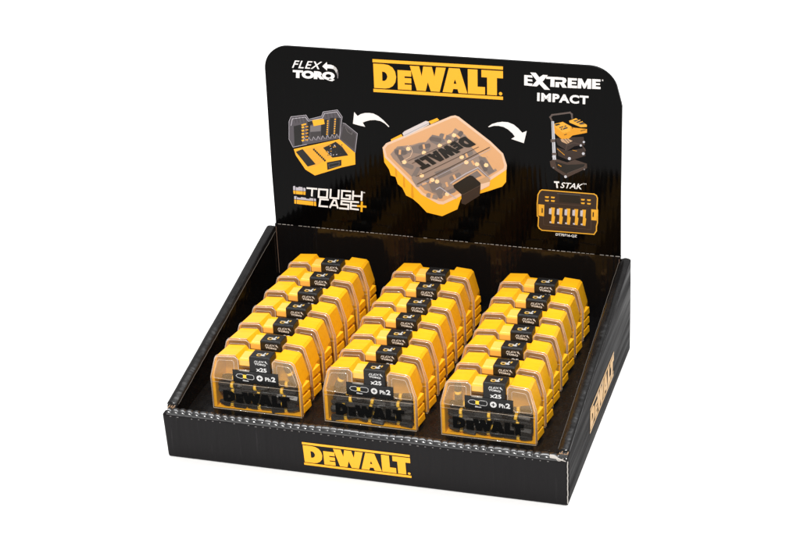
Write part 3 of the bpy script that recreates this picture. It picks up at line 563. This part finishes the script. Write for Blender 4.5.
# rolled, perforated fold along its top: a half round lip pinched at every perforation
bm = bmesh.new(); rings = []; NX = 900; rnd = [random.choice((.35, .6, .8, 1.0, 1.15, 1.2)) * random.uniform(.85, 1.1) for _ in range(80)]
for i in range(NX + 1):
    x = .0035 + (W - .011) * i / NX; ph = x / .0066; k = int(ph)
    pinch = 1 - abs(math.sin(math.pi * ph)) ** .6
    mid = 1 - .55 * math.exp(-((x - .17) / .07) ** 2)
    h = .0040 - .0014 * pinch * rnd[k] * mid + .0003 * math.sin(x * 90); ring = []
    for j in range(13):
        a = math.pi * j / 12
        y = .0045 - math.cos(a) * (.0046 - .0005 * pinch * mid); z = HF - .0036 + math.sin(a) ** .8 * h
        ring.append(bm.verts.new((x, y, z)))
    rings.append(ring)
for A, B in zip(rings, rings[1:]):
    for j in range(12): bm.faces.new((A[j], A[j + 1], B[j + 1], B[j]))
bm.faces.new(rings[0]); bm.faces.new(rings[-1][::-1])
lip = finish(bm, 'folded_lip', M['lip'], fw, smooth=True)
bm = bmesh.new()   # perforation slits just under the roll, raw paper showing
for i in range(52):
    x = .007 + i * .0066
    if random.random() < .12: continue
    w = random.uniform(.0004, .0009); dz = random.uniform(-.0003, .0003)
    box(bm, x - w, x + w, -.00035, .0006, HF - .0052 + dz, HF - .0047 + dz)
finish(bm, 'perforation', plain('slit_paper', (.16, .15, .145), .8, .2), fw)
def on_front(x, y, l): return (x, -l, y)
bm = bmesh.new(); wordmark(bm, on_front, (.1284, .0094), (.2248, .0094), (.1276, .0322), .0004)
finish(bm, 'printed_logo', M['ink_gold'], fw)
# side walls: folded double board, sloping up to the back, fat rounded top
def side(x0, x1, outer):
    bm = bmesh.new()
    prof = [(.0085, 0), (D, 0), (D, HB + (.001 if x0 < .1 else -.0005)), (D - .004, HB + (.0014 if x0 < .1 else 0)), (.0088, HF + .001)]
    if outer > 0: prof = [(.0006, 0)] + prof[1:4] + [(.0006, HF - .0005)]
    prism_n(bm, prof, lambda p: (x0, p[0], p[1]), lambda p: (x1, p[0], p[1]))
    for f in bm.faces:
        f.normal_update(); c = f.calc_center_median()
        f.material_index = 0 if abs(c.x - outer_x) < 1e-5 else (1 if abs(c.x - inner_x) < 1e-5 else 2)
    return bm
outer_x, inner_x = W, W - T
bm = side(W - T, W, 1); sr = finish(bm, 'side_wall', [M['side_out'], M['side_in'], M['roll']], bx, bevel=.0016, seg=3)
outer_x, inner_x = 0, T
bm = side(0, T, -1); sl = finish(bm, 'side_wall', [M['side_out'], M['side_in'], M['roll']], bx, bevel=.0022, seg=3)
# crumpled rolled edge on top of each side wall (soft cushion strip)
def roll(x0, x1, y0, y1, nm, par, drop0, s):
    bm = bmesh.new(); rings = []; n = 260
    nz = [random.uniform(-1, 1) for _ in range(n + 90)]
    def sm(i, k): return sum(nz[i:i + k * 4]) / k * .22
    for i in range(n + 1):
        t = i / n; y = y0 + (y1 - y0) * t; zt = HF + (HB - HF) * (y / D) + drop0
        ring = []
        for j in range(11):
            a = math.pi * j / 10
            cr = sm(i, 6)
            x = (x0 + x1) / 2 - math.cos(a) * (x1 - x0) / 2 * (1 + .06 * cr)
            z = zt - .0028 + (.0028 + .0005 * cr) * math.sin(a) ** .55
            if s * (x - (x0 + x1) / 2) < 0: z -= .0013 * (abs(x - (x0 + x1) / 2) / ((x1 - x0) / 2)) * (1 + .8 * sm(i + 1, 7))
            ring.append(bm.verts.new((x, y, z)))
        rings.append(ring)
    for A, B in zip(rings, rings[1:]):
        for j in range(10): bm.faces.new((A[j], A[j + 1], B[j + 1], B[j]))
    bm.faces.new(rings[0]); bm.faces.new(rings[-1][::-1])
    return finish(bm, nm, M['roll'], par, smooth=True)
roll(W - T - .0008, W - .0003, .009, D - .002, 'rolled_edge', sr, .0012, 1)
roll(.0003, T + .0006, .010, D - .002, 'rolled_edge', sl, .0018, -1)
# thin crease along the inner edge of each roll, its highlight painted paler
for (xc, par) in ((W - T - .0011, sr), (T + .0009, sl)):
    bm = bmesh.new(); pts = []
    for i in range(60):
        y = .012 + (D - .018) * i / 59; pts.append((xc + random.uniform(-.00015, .00015), y, HF + (HB - HF) * y / D - .0012 + random.uniform(-.0002, .0002)))
    tube(bm, pts, .00022, n=5); finish(bm, 'crease', plain('crease_highlight', (.10, .085, .072), .6, .3), par, smooth=True)
bm = bmesh.new()
def on_right(x, y, l): return (W + l, x, y)
wordmark(bm, on_right, (.0895, .0175), (.195, .0175), (.0905, .0420), .0004)
finish(bm, 'printed_logo', M['side_gold'], sr)
# raw corrugated ends and torn white liner at the front corners
bm = bmesh.new()
for k in range(5):
    a = k * .00165; box(bm, W - T + .0012 + a, W - T + .0020 + a, .0052, .0092, HF - .006, HF + .0006 + .0005 * math.sin(k * 2))
for k in range(9):
    z = HF - .0042 + .0038 * (k % 2); box(bm, W - T + .0012 + k * .0008, W - T + .0019 + k * .0008, .0050, .0088, z - .0006, z + .0009)
finish(bm, 'raw_edge', M['kraft'], sr)
bm = bmesh.new()
for k in range(6):
    box(bm, .0018 + k * .0011, .0025 + k * .0011, .0062, .0108, HF - .005, HF - .0006 + .0012 * (k % 2))
finish(bm, 'raw_edge', M['kraft'], sl)
bm = bmesh.new(); pts = [(W + .0001 + random.uniform(-.0002, .0002), -.0001, .003 + (HF - .006) * i / 24) for i in range(25)]
tube(bm, pts, .00042, n=6)
pts = [(W - .0125 + .0125 * i / 10, .0005 - .0012 * math.sin(i * .5), HF - .0005 + .0012 * math.sin(i * 1.1) - .0003 * i) for i in range(11)]
tube(bm, pts, .0004, n=5)
prism(bm, [(W - .0150, HF + .0012), (W - .0125, HF + .0006), (W - .0015, HF - .0030), (W - .0095, HF - .0014), (W - .0148, HF - .0010)], lambda p: (p[0], -.0006, p[1]), lambda p: (p[0], .0018, p[1]))
finish(bm, 'torn_liner', M['paper'], fw, smooth=False)
# back panel and header: one board, the header folded up along a perforated line
FL, FR = .1000, .0978
bm = bmesh.new()
prism_n(bm, [(T - .0002, 0), (W - T + .0002, 0), (W - T + .0002, FR), (T - .0002, FL)], lambda p: (p[0], D - .004, p[1]), lambda p: (p[0], D - .0005, p[1]))
bk = finish(bm, 'back_panel', M['side_in'], bx)
LEAN = .0047; HL = math.hypot(LEAN, HT - .0964)
upv = Vector((0, LEAN, HT - .0964)).normalized(); nv = Vector((0, -upv.z, upv.y)); O = Vector((0, D - .004, .0964))
def on_header(x, s, l=0.0):   # x, s in mm; l in mm outwards
    return O + Vector((x * .001, 0, 0)) + upv * (s * .001) + nv * (l * .001)
x0, x1 = T * 1000, (W - T) * 1000; hh = HL * 1000
head = [(x0 + .8, 4.0)] + [(x0, 60)] + arc(x0 + 23.5, hh - 23.5, 23.5, 180, 90, 12) + arc(x1 - 31, hh - 27.5, 27.5, 90, 22, 10) + [(x1 - 1.0, hh - 34), (x1 - .4, hh - 37), (x1 - .5, 60), (x1 + .1, 1.9)]
bm = bmesh.new(); prism_n(bm, head, lambda p: on_header(p[0], p[1], 0), lambda p: on_header(p[0], p[1], -3.4))
hd = finish(bm, 'header_board', M['header'], bx, bevel=.0004, seg=2)
bm = bmesh.new(); x = x0 + 3
while x < x1 - 4:
    w = random.uniform(2.0, 4.4); sx = 3.9 - 2.1 * (x - x0) / (x1 - x0)
    if random.random() < (.95 if (x > 235 or x < 130) else .75):
        h = random.uniform(.25, .5)
        sheet(bm, [[(x, sx - h), (x + w, sx - h - .02), (x + w - .2, sx + h * .5), (x + .2, sx + h * .4)]], on_header, .35)
    x += w + random.uniform(.8, 1.6)
finish(bm, 'perforation', plain('fold_paper', (.28, .26, .24), .8, .2), hd)
bm = bmesh.new()
tube(bm, [(W - T - .0012, D - .0045, .0955 - .0016 * i + 0) for i in range(14)], .0003, n=5)
finish(bm, 'corner_crease', plain('crease_kraft', (.16, .10, .07), .7, .2), bk); bm = bmesh.new()
tube(bm, [(T + .0011 + .0001 * (i % 2), D - .0048, .0975 - .0024 * i) for i in range(22)], .00025, n=5)
finish(bm, 'corner_crease', plain('crease_kraft', (.16, .10, .07), .7, .2), bk)
# header prints
def picture(name, items):
    cols = []; bm = bmesh.new(); n = 0
    for c, layer, kind, w, pts in items:
        if c not in cols: cols.append(c)
        lift = .22 + layer * .07 + n * .0007; n += 1
        if kind == 'p': sheet(bm, [pts], on_header, lift, cols.index(c))
        else:
            for q, qd in enumerate(stroke_quads(pts, w)): sheet(bm, [qd], on_header, lift + q * .0012, cols.index(c))
    return bm, cols
ARR = ART.pop('arrows'); ART['arrow_to_tool_case'] = ARR[:1]; ART['arrow_to_trolley'] = ARR[1:]
for nm, items in ART.items():
    bm, cols = picture(nm, items)
    if nm == 'organiser_picture':
        cols.append('white'); wi = cols.index('white') if cols.index('white') else len(cols) - 1
        text_on(bm, 'T', on_header, *TEXTS['T'], .3, wi, offset=.05); text_on(bm, 'STAK', on_header, *TEXTS['STAK'], .3, wi, shear=.2, offset=.012)
        text_on(bm, 'DT70716-QZ', on_header, *TEXTS['code'], .3, wi, offset=.02); text_on(bm, 'TM', on_header, *TEXTS['tm'], .3, wi)
    if nm == 'curved_arrow':
        text_on(bm, 'FLEX', on_header, *TEXTS['FLEX'], .3, 0, shear=.2, offset=.012, space=1.12); text_on(bm, 'TORQ', on_header, *TEXTS['TORQ'], .3, 0, offset=.075)
    if nm == 'extreme_wordmark': text_on(bm, 'IMPACT', on_header, *TEXTS['IMPACT'], .3, 0, offset=.045, space=1.12)
    if nm == 'bit_case_picture':
        cols.append('ink'); k = cols.index('ink')
        wordmark(bm, on_header, *LOGO_B, .98, k, bars=False)
    pn = {'arrow_to_tool_case': 'printed_arrow', 'arrow_to_trolley': 'printed_arrow', 'curved_arrow': 'printed_wordmark', 'extreme_wordmark': 'printed_wordmark', 'tough_case_wordmark': 'printed_wordmark'}.get(nm, 'printed_picture')
    o = finish(bm, pn, [M['ink_' + c] for c in cols], hd)
    o['label'] = {'tool_case_picture': 'printed picture of an open yellow tool case', 'bit_case_picture': 'large printed picture of a closed yellow bit case', 'trolley_picture': 'printed picture of a stacked tool trolley',
                  'organiser_picture': 'printed picture of a yellow framed organiser box with caption', 'arrow_to_tool_case': 'printed white curved arrow pointing at the tool case', 'arrow_to_trolley': 'printed white curved arrow pointing at the trolley', 'curved_arrow': 'white printed FLEX TORQ wordmark with small arrow',
                  'extreme_wordmark': 'white printed EXTREME IMPACT wordmark', 'tough_case_wordmark': 'printed TOUGH CASE plus wordmark with two little case icons'}[nm]
bm = bmesh.new(); wordmark(bm, on_header, *LOGO_H, .3)
o = finish(bm, 'printed_logo', M['ink_gold'], hd); o['label'] = 'large yellow printed block wordmark between two bars'
# raised insert the cases stand on, with shallow slot edges
Z0 = .032
bm = bmesh.new(); box(bm, T + .0002, W - T - .0002, .0084, D - .0042, Z0 - .004, Z0)
finish(bm, 'insert', M['insert'], bx)

# ------------------------------------------------------------------ one bit case (local mm)
mm = .001
def v3(x, y, z): return (x * mm, y * mm, z * mm)
REC = 5.2
OUT = [(-41.8, 0), (-41.8, 32), (-36.4, 51.2), (-34.2, 53.4), (-17.2, 54.7), (-14.8, 51), (17.2, 51), (19.4, 54.7), (34.4, 53.6), (36.6, 51.6), (41.8, 32), (41.8, 0)]
def back_pt(p, y=27.4): 
    k = (y - 5) / 24
    return v3(p[0] * (1 - .035 * k), y, p[1] - (3.2 * k * min(1, p[1] / 32) if p[1] > 1 else 0))
def inset(p, d=2.9):
    x, z = p
    if z > 40: d = 1.3
    return (x - math.copysign(d, x) * (1 if abs(x) > 20 else -.0), z + (.5 if z < 5 else (-d if z > 40 else 0)))
def make_case():
    root = empty('bit_case')
    # yellow base: open box, cavity towards the lid
    bm = bmesh.new()
    a = [bm.verts.new(v3(p[0], 2.6, p[1])) for p in OUT]; b = [bm.verts.new(back_pt(p)) for p in OUT]
    ai = [bm.verts.new(v3(inset(p)[0], 2.6, inset(p)[1])) for p in OUT]; bi = [bm.verts.new(v3(inset(p)[0] * .965, 25.6, inset(p)[1] - (2.9 if p[1] > 1 else 0))) for p in OUT]
    n = len(OUT)
    for i in range(n):
        j = (i + 1) % n
        bm.faces.new((a[i], a[j], b[j], b[i])); bm.faces.new((ai[j], ai[i], bi[i], bi[j])); bm.faces.new((a[j], a[i], ai[i], ai[j]))
    bm.faces.new(b); bm.faces.new(bi[::-1])
    for s in (-1, 1):      # stepped grip ribs on both sides
        for k in range(3):
            zt = 29.0 - k * 9.7
            f = lambda y, x: (lambda p: v3(s * (p[0] + (x if p[0] > 41 else 0)), y, p[1]))
            pr = [(39.6, zt), (42.2, zt - .6), (42.6, zt - 6.6), (39.6, zt - 9.0)]
            q0 = [(x, z) for x, z in pr]
            prism_n(bm, q0, f(4.6, 0), f(18.0, 1.9))
    base = finish(bm, 'base', M['yellow'], root, bevel=.0007, seg=2)
    # hinge-side bar across the recess
    bm = bmesh.new()
    box(bm, -.0146, .0176, .0024, .0068, .0450, .0509); box(bm, -.0146, -.0036, .0052, .0185, .0500, .0512); finish(bm, 'recess_bar', M['bar'], root, bevel=.0006)
    # clear lid
    NT = [(-41.8, 0), (-41.8, 32), (-36.4, 51.2), (-34.2, 53.4), (-17.2, 54.7), (-14.6, 52.5), (-14.6, 41), (17.6, 41), (17.6, 52.5), (19.4, 54.7), (34.4, 53.6), (36.6, 51.6), (41.8, 32), (41.8, 0)]
    bm = bmesh.new()
    vl = [Vector((p[0], p[1], 0)) for p in NT]; vs = [bm.verts.new(v3(p[0], 0, p[1])) for p in NT]
    lowp = [vs[0], bm.verts.new(v3(-41.8, 0, 30.4)), bm.verts.new(v3(41.8, 0, 30.4)), vs[-1]]; bm.faces.new(lowp)
    UP = [(-41.8, 30.4)] + NT[1:-1] + [(41.8, 30.4)]; uv = [bm.verts.new(v3(p[0], 0, p[1])) for p in UP]
    for t in tessellate_polygon([[Vector((p[0], p[1], 0)) for p in UP]]): bm.faces.new([uv[i] for i in t]).material_index = 1
    vb = [bm.verts.new(v3(p[0] * 1.002, 2.4, p[1] if p[1] != 52.5 else 51)) for p in NT]
    for i in range(len(NT) - 1): bm.faces.new((vs[i], vs[i + 1], vb[i + 1], vb[i]))
    bm.faces.new((vs[-1], vs[0], vb[0], vb[-1]))
    q = [bm.verts.new(v3(*c)) for c in ((-14.6, 2.4, 41), (17.6, 2.4, 41), (17.6, 2.4, 44.9), (-14.6, 2.4, 44.9))]; bm.faces.new(q)
    lid = finish(bm, 'lid', [M['lid'], M['frost']], root)
    # moulded rim and window ridges of the lid
    bm = bmesh.new()
    rim = [(p[0] * .993, p[1] + (.4 if p[1] < 1 else -.3)) for p in NT]
    tube(bm, [v3(p[0], .1, p[1]) for p in rim], .00048, closed=True, n=6)
    for sg in (-1, 1): tube(bm, [v3(p[0] * 1.004, 2.5, p[1]) for p in NT if p[0] * sg > 17], .0004, closed=False, n=6)
    wr = [(21.2, 49.2), (22.4, 50.6), (32.6, 49.8), (34, 48.4), (38.6, 33.2), (37.8, 31.4), (24, 31.2), (21.4, 33.4)]
    tube(bm, [v3(p[0], -.1, p[1]) for p in wr], .00030, closed=True, n=6)
    wl = [(-18.4, 49.4), (-19.4, 50.6), (-32.4, 49.8), (-33.8, 48.2), (-38.6, 33.2), (-37.8, 31.4), (-22, 30.6), (-18.6, 33.4)]
    tube(bm, [v3(p[0], -.1, p[1]) for p in wl], .00030, closed=True, n=6)
    tube(bm, [v3(-14, .4, 41.6), v3(-4.4, .4, 41.6)], .0010, n=6)
    tube(bm, [v3(-40.8, -.1, 27.4), v3(40.8, -.1, 27.4)], .00022, n=5)
    finish(bm, 'rim', M['lid_edge'], lid, smooth=True)
    bm = bmesh.new()   # thin ridges above and below the raised letters
    for z in (21.9, 7.4): tube(bm, [v3(-34, -.15, z), v3(34, -.15, z)], .00030, n=5)
    finish(bm, 'ridge', plain('smoke_ridge', (.06, .058, .055), .2, .6) if 'ridge' not in M else M['ridge'], lid, smooth=True)
    bm = bmesh.new()
    wordmark(bm, lambda x, y, l: v3(x, -l, y), (-31.2, 7.4), (31.2, 7.4), (-31.2, 21.8), 0, bars=False, emboss=(-.1, .8))
    finish(bm, 'raised_letters', M['letter_black'], lid)
    # latch
    bm = bmesh.new()
    prism_n(bm, [(-1.7, 42.3), (-1.9, 56.0), (-.6, 57.2), (13.6, 56.2), (15, 54.6), (15, 49), (6, 46), (4.9, 42.3)],
            lambda p: v3(-3.4, p[0], p[1]), lambda p: v3(16.0, p[0], p[1]))
    la = finish(bm, 'latch', M['black_plastic'], root, bevel=.0012, seg=3, ang=30)
    def on_latch(x, y, l): return v3(x, -1.82 - (y - 42.3) * .015 - l, y)
    bm = bmesh.new()
    text_on(bm, 'FLEX', on_latch, (1.4, 52.5), (10.8, 52.8), (2.0, 54.4), .22, 0, shear=.15, offset=.02)
    text_on(bm, 'TORQ', on_latch, (1.6, 49.9), (12.2, 49.6), (1.6, 52.0), .22, 0, offset=.055)
    sheet(bm, [[(11.3, 53.9), (12.4, 55.2), (12.5, 54.3), (13.6, 53.0), (13.9, 51.6), (13.2, 52.4), (12.3, 53.1), (12.2, 52.6)]], on_latch, .22)
    text_on(bm, 'x25', on_latch, (2.8, 43.6), (12.6, 43.4), (2.8, 47.6), .22, 1, offset=.03)
    finish(bm, 'printed_text', [M['latch_white'], M['label_white']], la)
    def on_top(x, y, l): return v3(x, y, 57.27 - (y + .6) * .0705 + l)
    bm = bmesh.new()
    sheet(bm, [arc(4.6, 3.6, 2.6, 0, 336, 14)], on_top, .12, 0); sheet(bm, [arc(4.6, 3.6, 1.3, 0, 330, 11)], on_top, .2, 2)
    sheet(bm, [[(6.4, 2.2), (9.6, 2.0), (10.4, 3.4), (9.0, 4.4), (9.6, 8.6), (8.2, 9.0), (7.6, 5.2), (6.2, 4.4)]], on_top, .16, 1)
    sheet(bm, [[(9.8, 5.6), (11.2, 5.2), (11.6, 8.6), (10.4, 9.2)]], on_top, .16, 0)
    sheet(bm, [[(2.0, 5.8), (6.8, 5.8), (6.8, 6.4), (2.0, 6.4)]], on_top, .16, 1)
    finish(bm, 'printed_emblem', [M['emblem_gold'], M['silver_ink'], M['label_black']], la)
    # label film across the lid
    bm = bmesh.new(); box(bm, -.0205, .0218, -.00045, .0002, .0296, .0420)
    lb = finish(bm, 'label', M['label_black'], root)
    def on_label(x, y, l): return v3(x, -.45 - l, y)
    bm = bmesh.new()
    cap = [(-17.5, 36.2), (-16, 38.0), (-12.4, 38.6), (-10.4, 37.7), (-8.4, 37.7), (-6.6, 38.6), (-2.2, 38.6), (-.8, 37.6), (-.8, 35.0), (-2.2, 34.0), (-6.6, 34.0), (-8.4, 34.9), (-10.4, 34.9), (-12.4, 34.0), (-16, 34.6)]
    for q in stroke_quads(cap + [cap[0]], .38): sheet(bm, [q], on_label, .1, 0)
    sheet(bm, [[(-10.9, 34.5), (-7.9, 34.5), (-7.9, 38.1), (-10.9, 38.1)]], on_label, .16, 1)
    text_on(bm, '50mm', on_label, (-11.4, 31.5), (-6.0, 31.5), (-11.4, 33.0), .1, 0, offset=.03)
    ring = arc(4.6, 36.1, 2.9, 0, 345, 23)
    sheet(bm, [ring], on_label, .1, 0)
    for q in ([(4.15, 34.5), (5.05, 34.5), (5.05, 37.7), (4.15, 37.7)], [(3.0, 35.65), (6.2, 35.65), (6.2, 36.55), (3.0, 36.55)]): sheet(bm, [q], on_label, .14 if q[0][0] > 4 else .17, 2)
    text_on(bm, 'Ph', on_label, (9.6, 34.0), (14.6, 33.9), (9.6, 37.8), .1, 0, offset=.03)
    text_on(bm, '2', on_label, (15.3, 33.9), (19.3, 33.9), (15.3, 38.8), .1, 0, offset=.04)
    finish(bm, 'printed_text', [M['label_white'], M['band'], M['label_black']], lb)
    return root
def children(o): return [c for c in bpy.data.objects if c.parent == o]
def copy_tree(o, parent=None):
    c = o.copy(); C.objects.link(c)
    if parent: c.parent = parent
    for ch in children(o): copy_tree(ch, c)
    return c
M['bar'] = plain('pale_yellow_plastic', (.86, .43, .075), .3, .5)
M['latch_white'] = plain('latch_print', (.50, .49, .48), .5, .3)
M['emblem_gold'] = plain('emblem_gold', (.50, .30, .06), .35, .5)
M['ridge'] = plain('smoke_ridge', (.05, .048, .045), .2, .6)
proto = make_case()
ROW = ['left', 'middle', 'right']
ORD = ['front', 'second', 'third', 'fourth', 'fifth', 'sixth', 'back']
BESIDE = ['beside the left side wall', 'between the two outer rows', 'beside the right side wall']
XC = [.0735, .1778, .2832]; Y0 = .0372; PITCH = .0312
spots = []
for c in range(3):
    for k in range(7):
        spots.append((c, k, XC[c] + (.00045, .0004, .0001)[c] * k + (0 if k == 0 else random.uniform(-.0012, .0012)), Y0 + PITCH * k + (0 if k == 0 else random.uniform(-.0009, .0009)), R(random.uniform(-1.5, 1.5) if k else random.uniform(-.3, .3))))
for i, (c, k, x, y, rz) in enumerate(spots):
    o = proto if i == 0 else copy_tree(proto)
    o.location = (x, y, Z0 + .0002); o.rotation_euler = (R(random.uniform(-.9, .6)) if k else 0, 0, rz)
    for ch in children(o):
        if ch.name.startswith('label'): ch.rotation_euler = (0, R(random.uniform(-.7, .7)), 0); ch.location = (random.uniform(-.3, .3) * mm, 0, random.uniform(-.2, .3) * mm)
    if k == 0: lab = 'frontmost clear-lidded yellow bit case of the %s row, its label and raised lettering fully showing' % ROW[c]
    elif k == 6: lab = 'rearmost yellow bit case of the %s row, nearest the header board' % ROW[c]
    else: lab = '%s yellow bit case from the front in the %s row, %s' % (ORD[k], ROW[c], BESIDE[c])
    tag(o, lab, 'bit case', 'yellow bit cases standing in three rows')
# ------------------------------------------------------------------ loose bits inside the three front cases
def make_bit():
    bm = bmesh.new()
    prof = [(-12.5, 1.1), (-11.6, 2.0), (-9.4, 2.6), (-7.0, 3.5), (-3.0, 3.55), (-2.4, 2.5), (-1.2, 2.3), (1.0, 2.3), (1.8, 3.6), (11.6, 3.6), (12.5, 3.0)]
    rings = [[bm.verts.new(v3(x, r * math.cos(k * math.pi / 3), r * math.sin(k * math.pi / 3))) for k in range(6)] for x, r in prof]
    for A, B in zip(rings, rings[1:]):
        for k in range(6): bm.faces.new((A[k], A[(k + 1) % 6], B[(k + 1) % 6], B[k]))
    bm.faces.new(rings[0][::-1]); bm.faces.new(rings[-1])
    o = finish(bm, 'screwdriver_bit', M['bit_steel'], None)
    bm = bmesh.new(); n = 14
    rr = [[bm.verts.new(v3(x, r * math.cos(k * 2 * math.pi / n), r * math.sin(k * 2 * math.pi / n))) for k in range(n)] for x, r in ((-1.9, 2.3), (-1.6, 3.2), (.6, 3.2), (.9, 2.3))]
    for A, B in zip(rr, rr[1:]):
        for k in range(n): bm.faces.new((A[k], A[(k + 1) % n], B[(k + 1) % n], B[k]))
    finish(bm, 'band', M['band'], o, smooth=True)
    return o
pb = make_bit(); first = True
for c in range(3):
    for layer in (0, 1):
        for r in range(5):
            for q in range(3):
                if layer == 1 and r >= 4: continue
                if layer == 0 and r == 4 and not ((c == 1 and q == 0) or (c == 2 and q == 0) or (c == 0 and q == 2)): continue
                o = pb if first else copy_tree(pb); first = False
                x = (-26 + q * 26 + (r % 2) * random.uniform(-6, 6) if layer == 0 else -24 + q * 24) + random.uniform(-1.5, 1.5); z = 3.9 + r * 6.1 + (2.8 if layer else 0) + random.uniform(-.6, .6); y = 6.0 + layer * 8.0 + random.uniform(-.5, 1.2)
                tilt = random.uniform(-11, 11) if r < 4 else random.uniform(45, 110)
                if r == 4: z = 36.5; x = {0: 29, 1: -29, 2: -29}[c]; y = 12
                if abs(x) > 24.6 and abs(tilt) < 20: x = math.copysign(24.6, x)
                o.location = (XC[c] + x * mm, Y0 + y * mm, Z0 + z * mm)
                o.rotation_euler = (random.uniform(0, 3), R(tilt), R(random.uniform(-7, 7)) + (math.pi if random.random() < .5 else 0))
                tag(o, 'small dark screwdriver bit with yellow band, loose in frontmost case of the %s row' % ROW[c], 'screwdriver bit', 'loose bits inside the front case of the %s row' % ROW[c])
# ------------------------------------------------------------------ camera, light
cd = bpy.data.cameras.new('camera'); co = bpy.data.objects.new('camera', cd); C.objects.link(co)
cd.sensor_width = 36; cd.lens = 90.804; cd.clip_start = .05; cd.clip_end = 100
co.location = (0.66513, -1.38705, 0.93324); co.rotation_euler = (1.105021, 0.041600, 0.287806)
bpy.context.scene.camera = co
sc = bpy.context.scene
sc.view_settings.view_transform = 'Standard'; sc.view_settings.look = 'None'; sc.view_settings.exposure = 0; sc.view_settings.gamma = 1
wd = bpy.data.worlds.new('World'); sc.world = wd; wd.use_nodes = True
bg = wd.node_tree.nodes['Background']; bg.inputs[0].default_value = (1, 1, 1, 1); bg.inputs[1].default_value = .55
def area(name, loc, target, sx, sy, power, col=(1, 1, 1)):
    l = bpy.data.lights.new(name, 'AREA'); l.shape = 'RECTANGLE'; l.size = sx; l.size_y = sy; l.energy = power; l.color = col
    o = bpy.data.objects.new(name, l); C.objects.link(o); o.location = loc
    o.rotation_euler = (Vector(target) - Vector(loc)).to_track_quat('-Z', 'Y').to_euler(); return o
l = bpy.data.lights.new('studio_key', 'SUN'); l.energy = 3.5; l.angle = R(7); l.color = (1, .985, .96)
o = bpy.data.objects.new('studio_key', l); C.objects.link(o)
az = R(12); el = R(46)
dirv = Vector((math.sin(az) * math.cos(el), -math.cos(az) * math.cos(el), math.sin(el)))
o.rotation_euler = dirv.to_track_quat('Z', 'Y').to_euler()
area('softbox', (.12, .5, 1.3), (.18, .1, .05), 1.4, .5, 18)
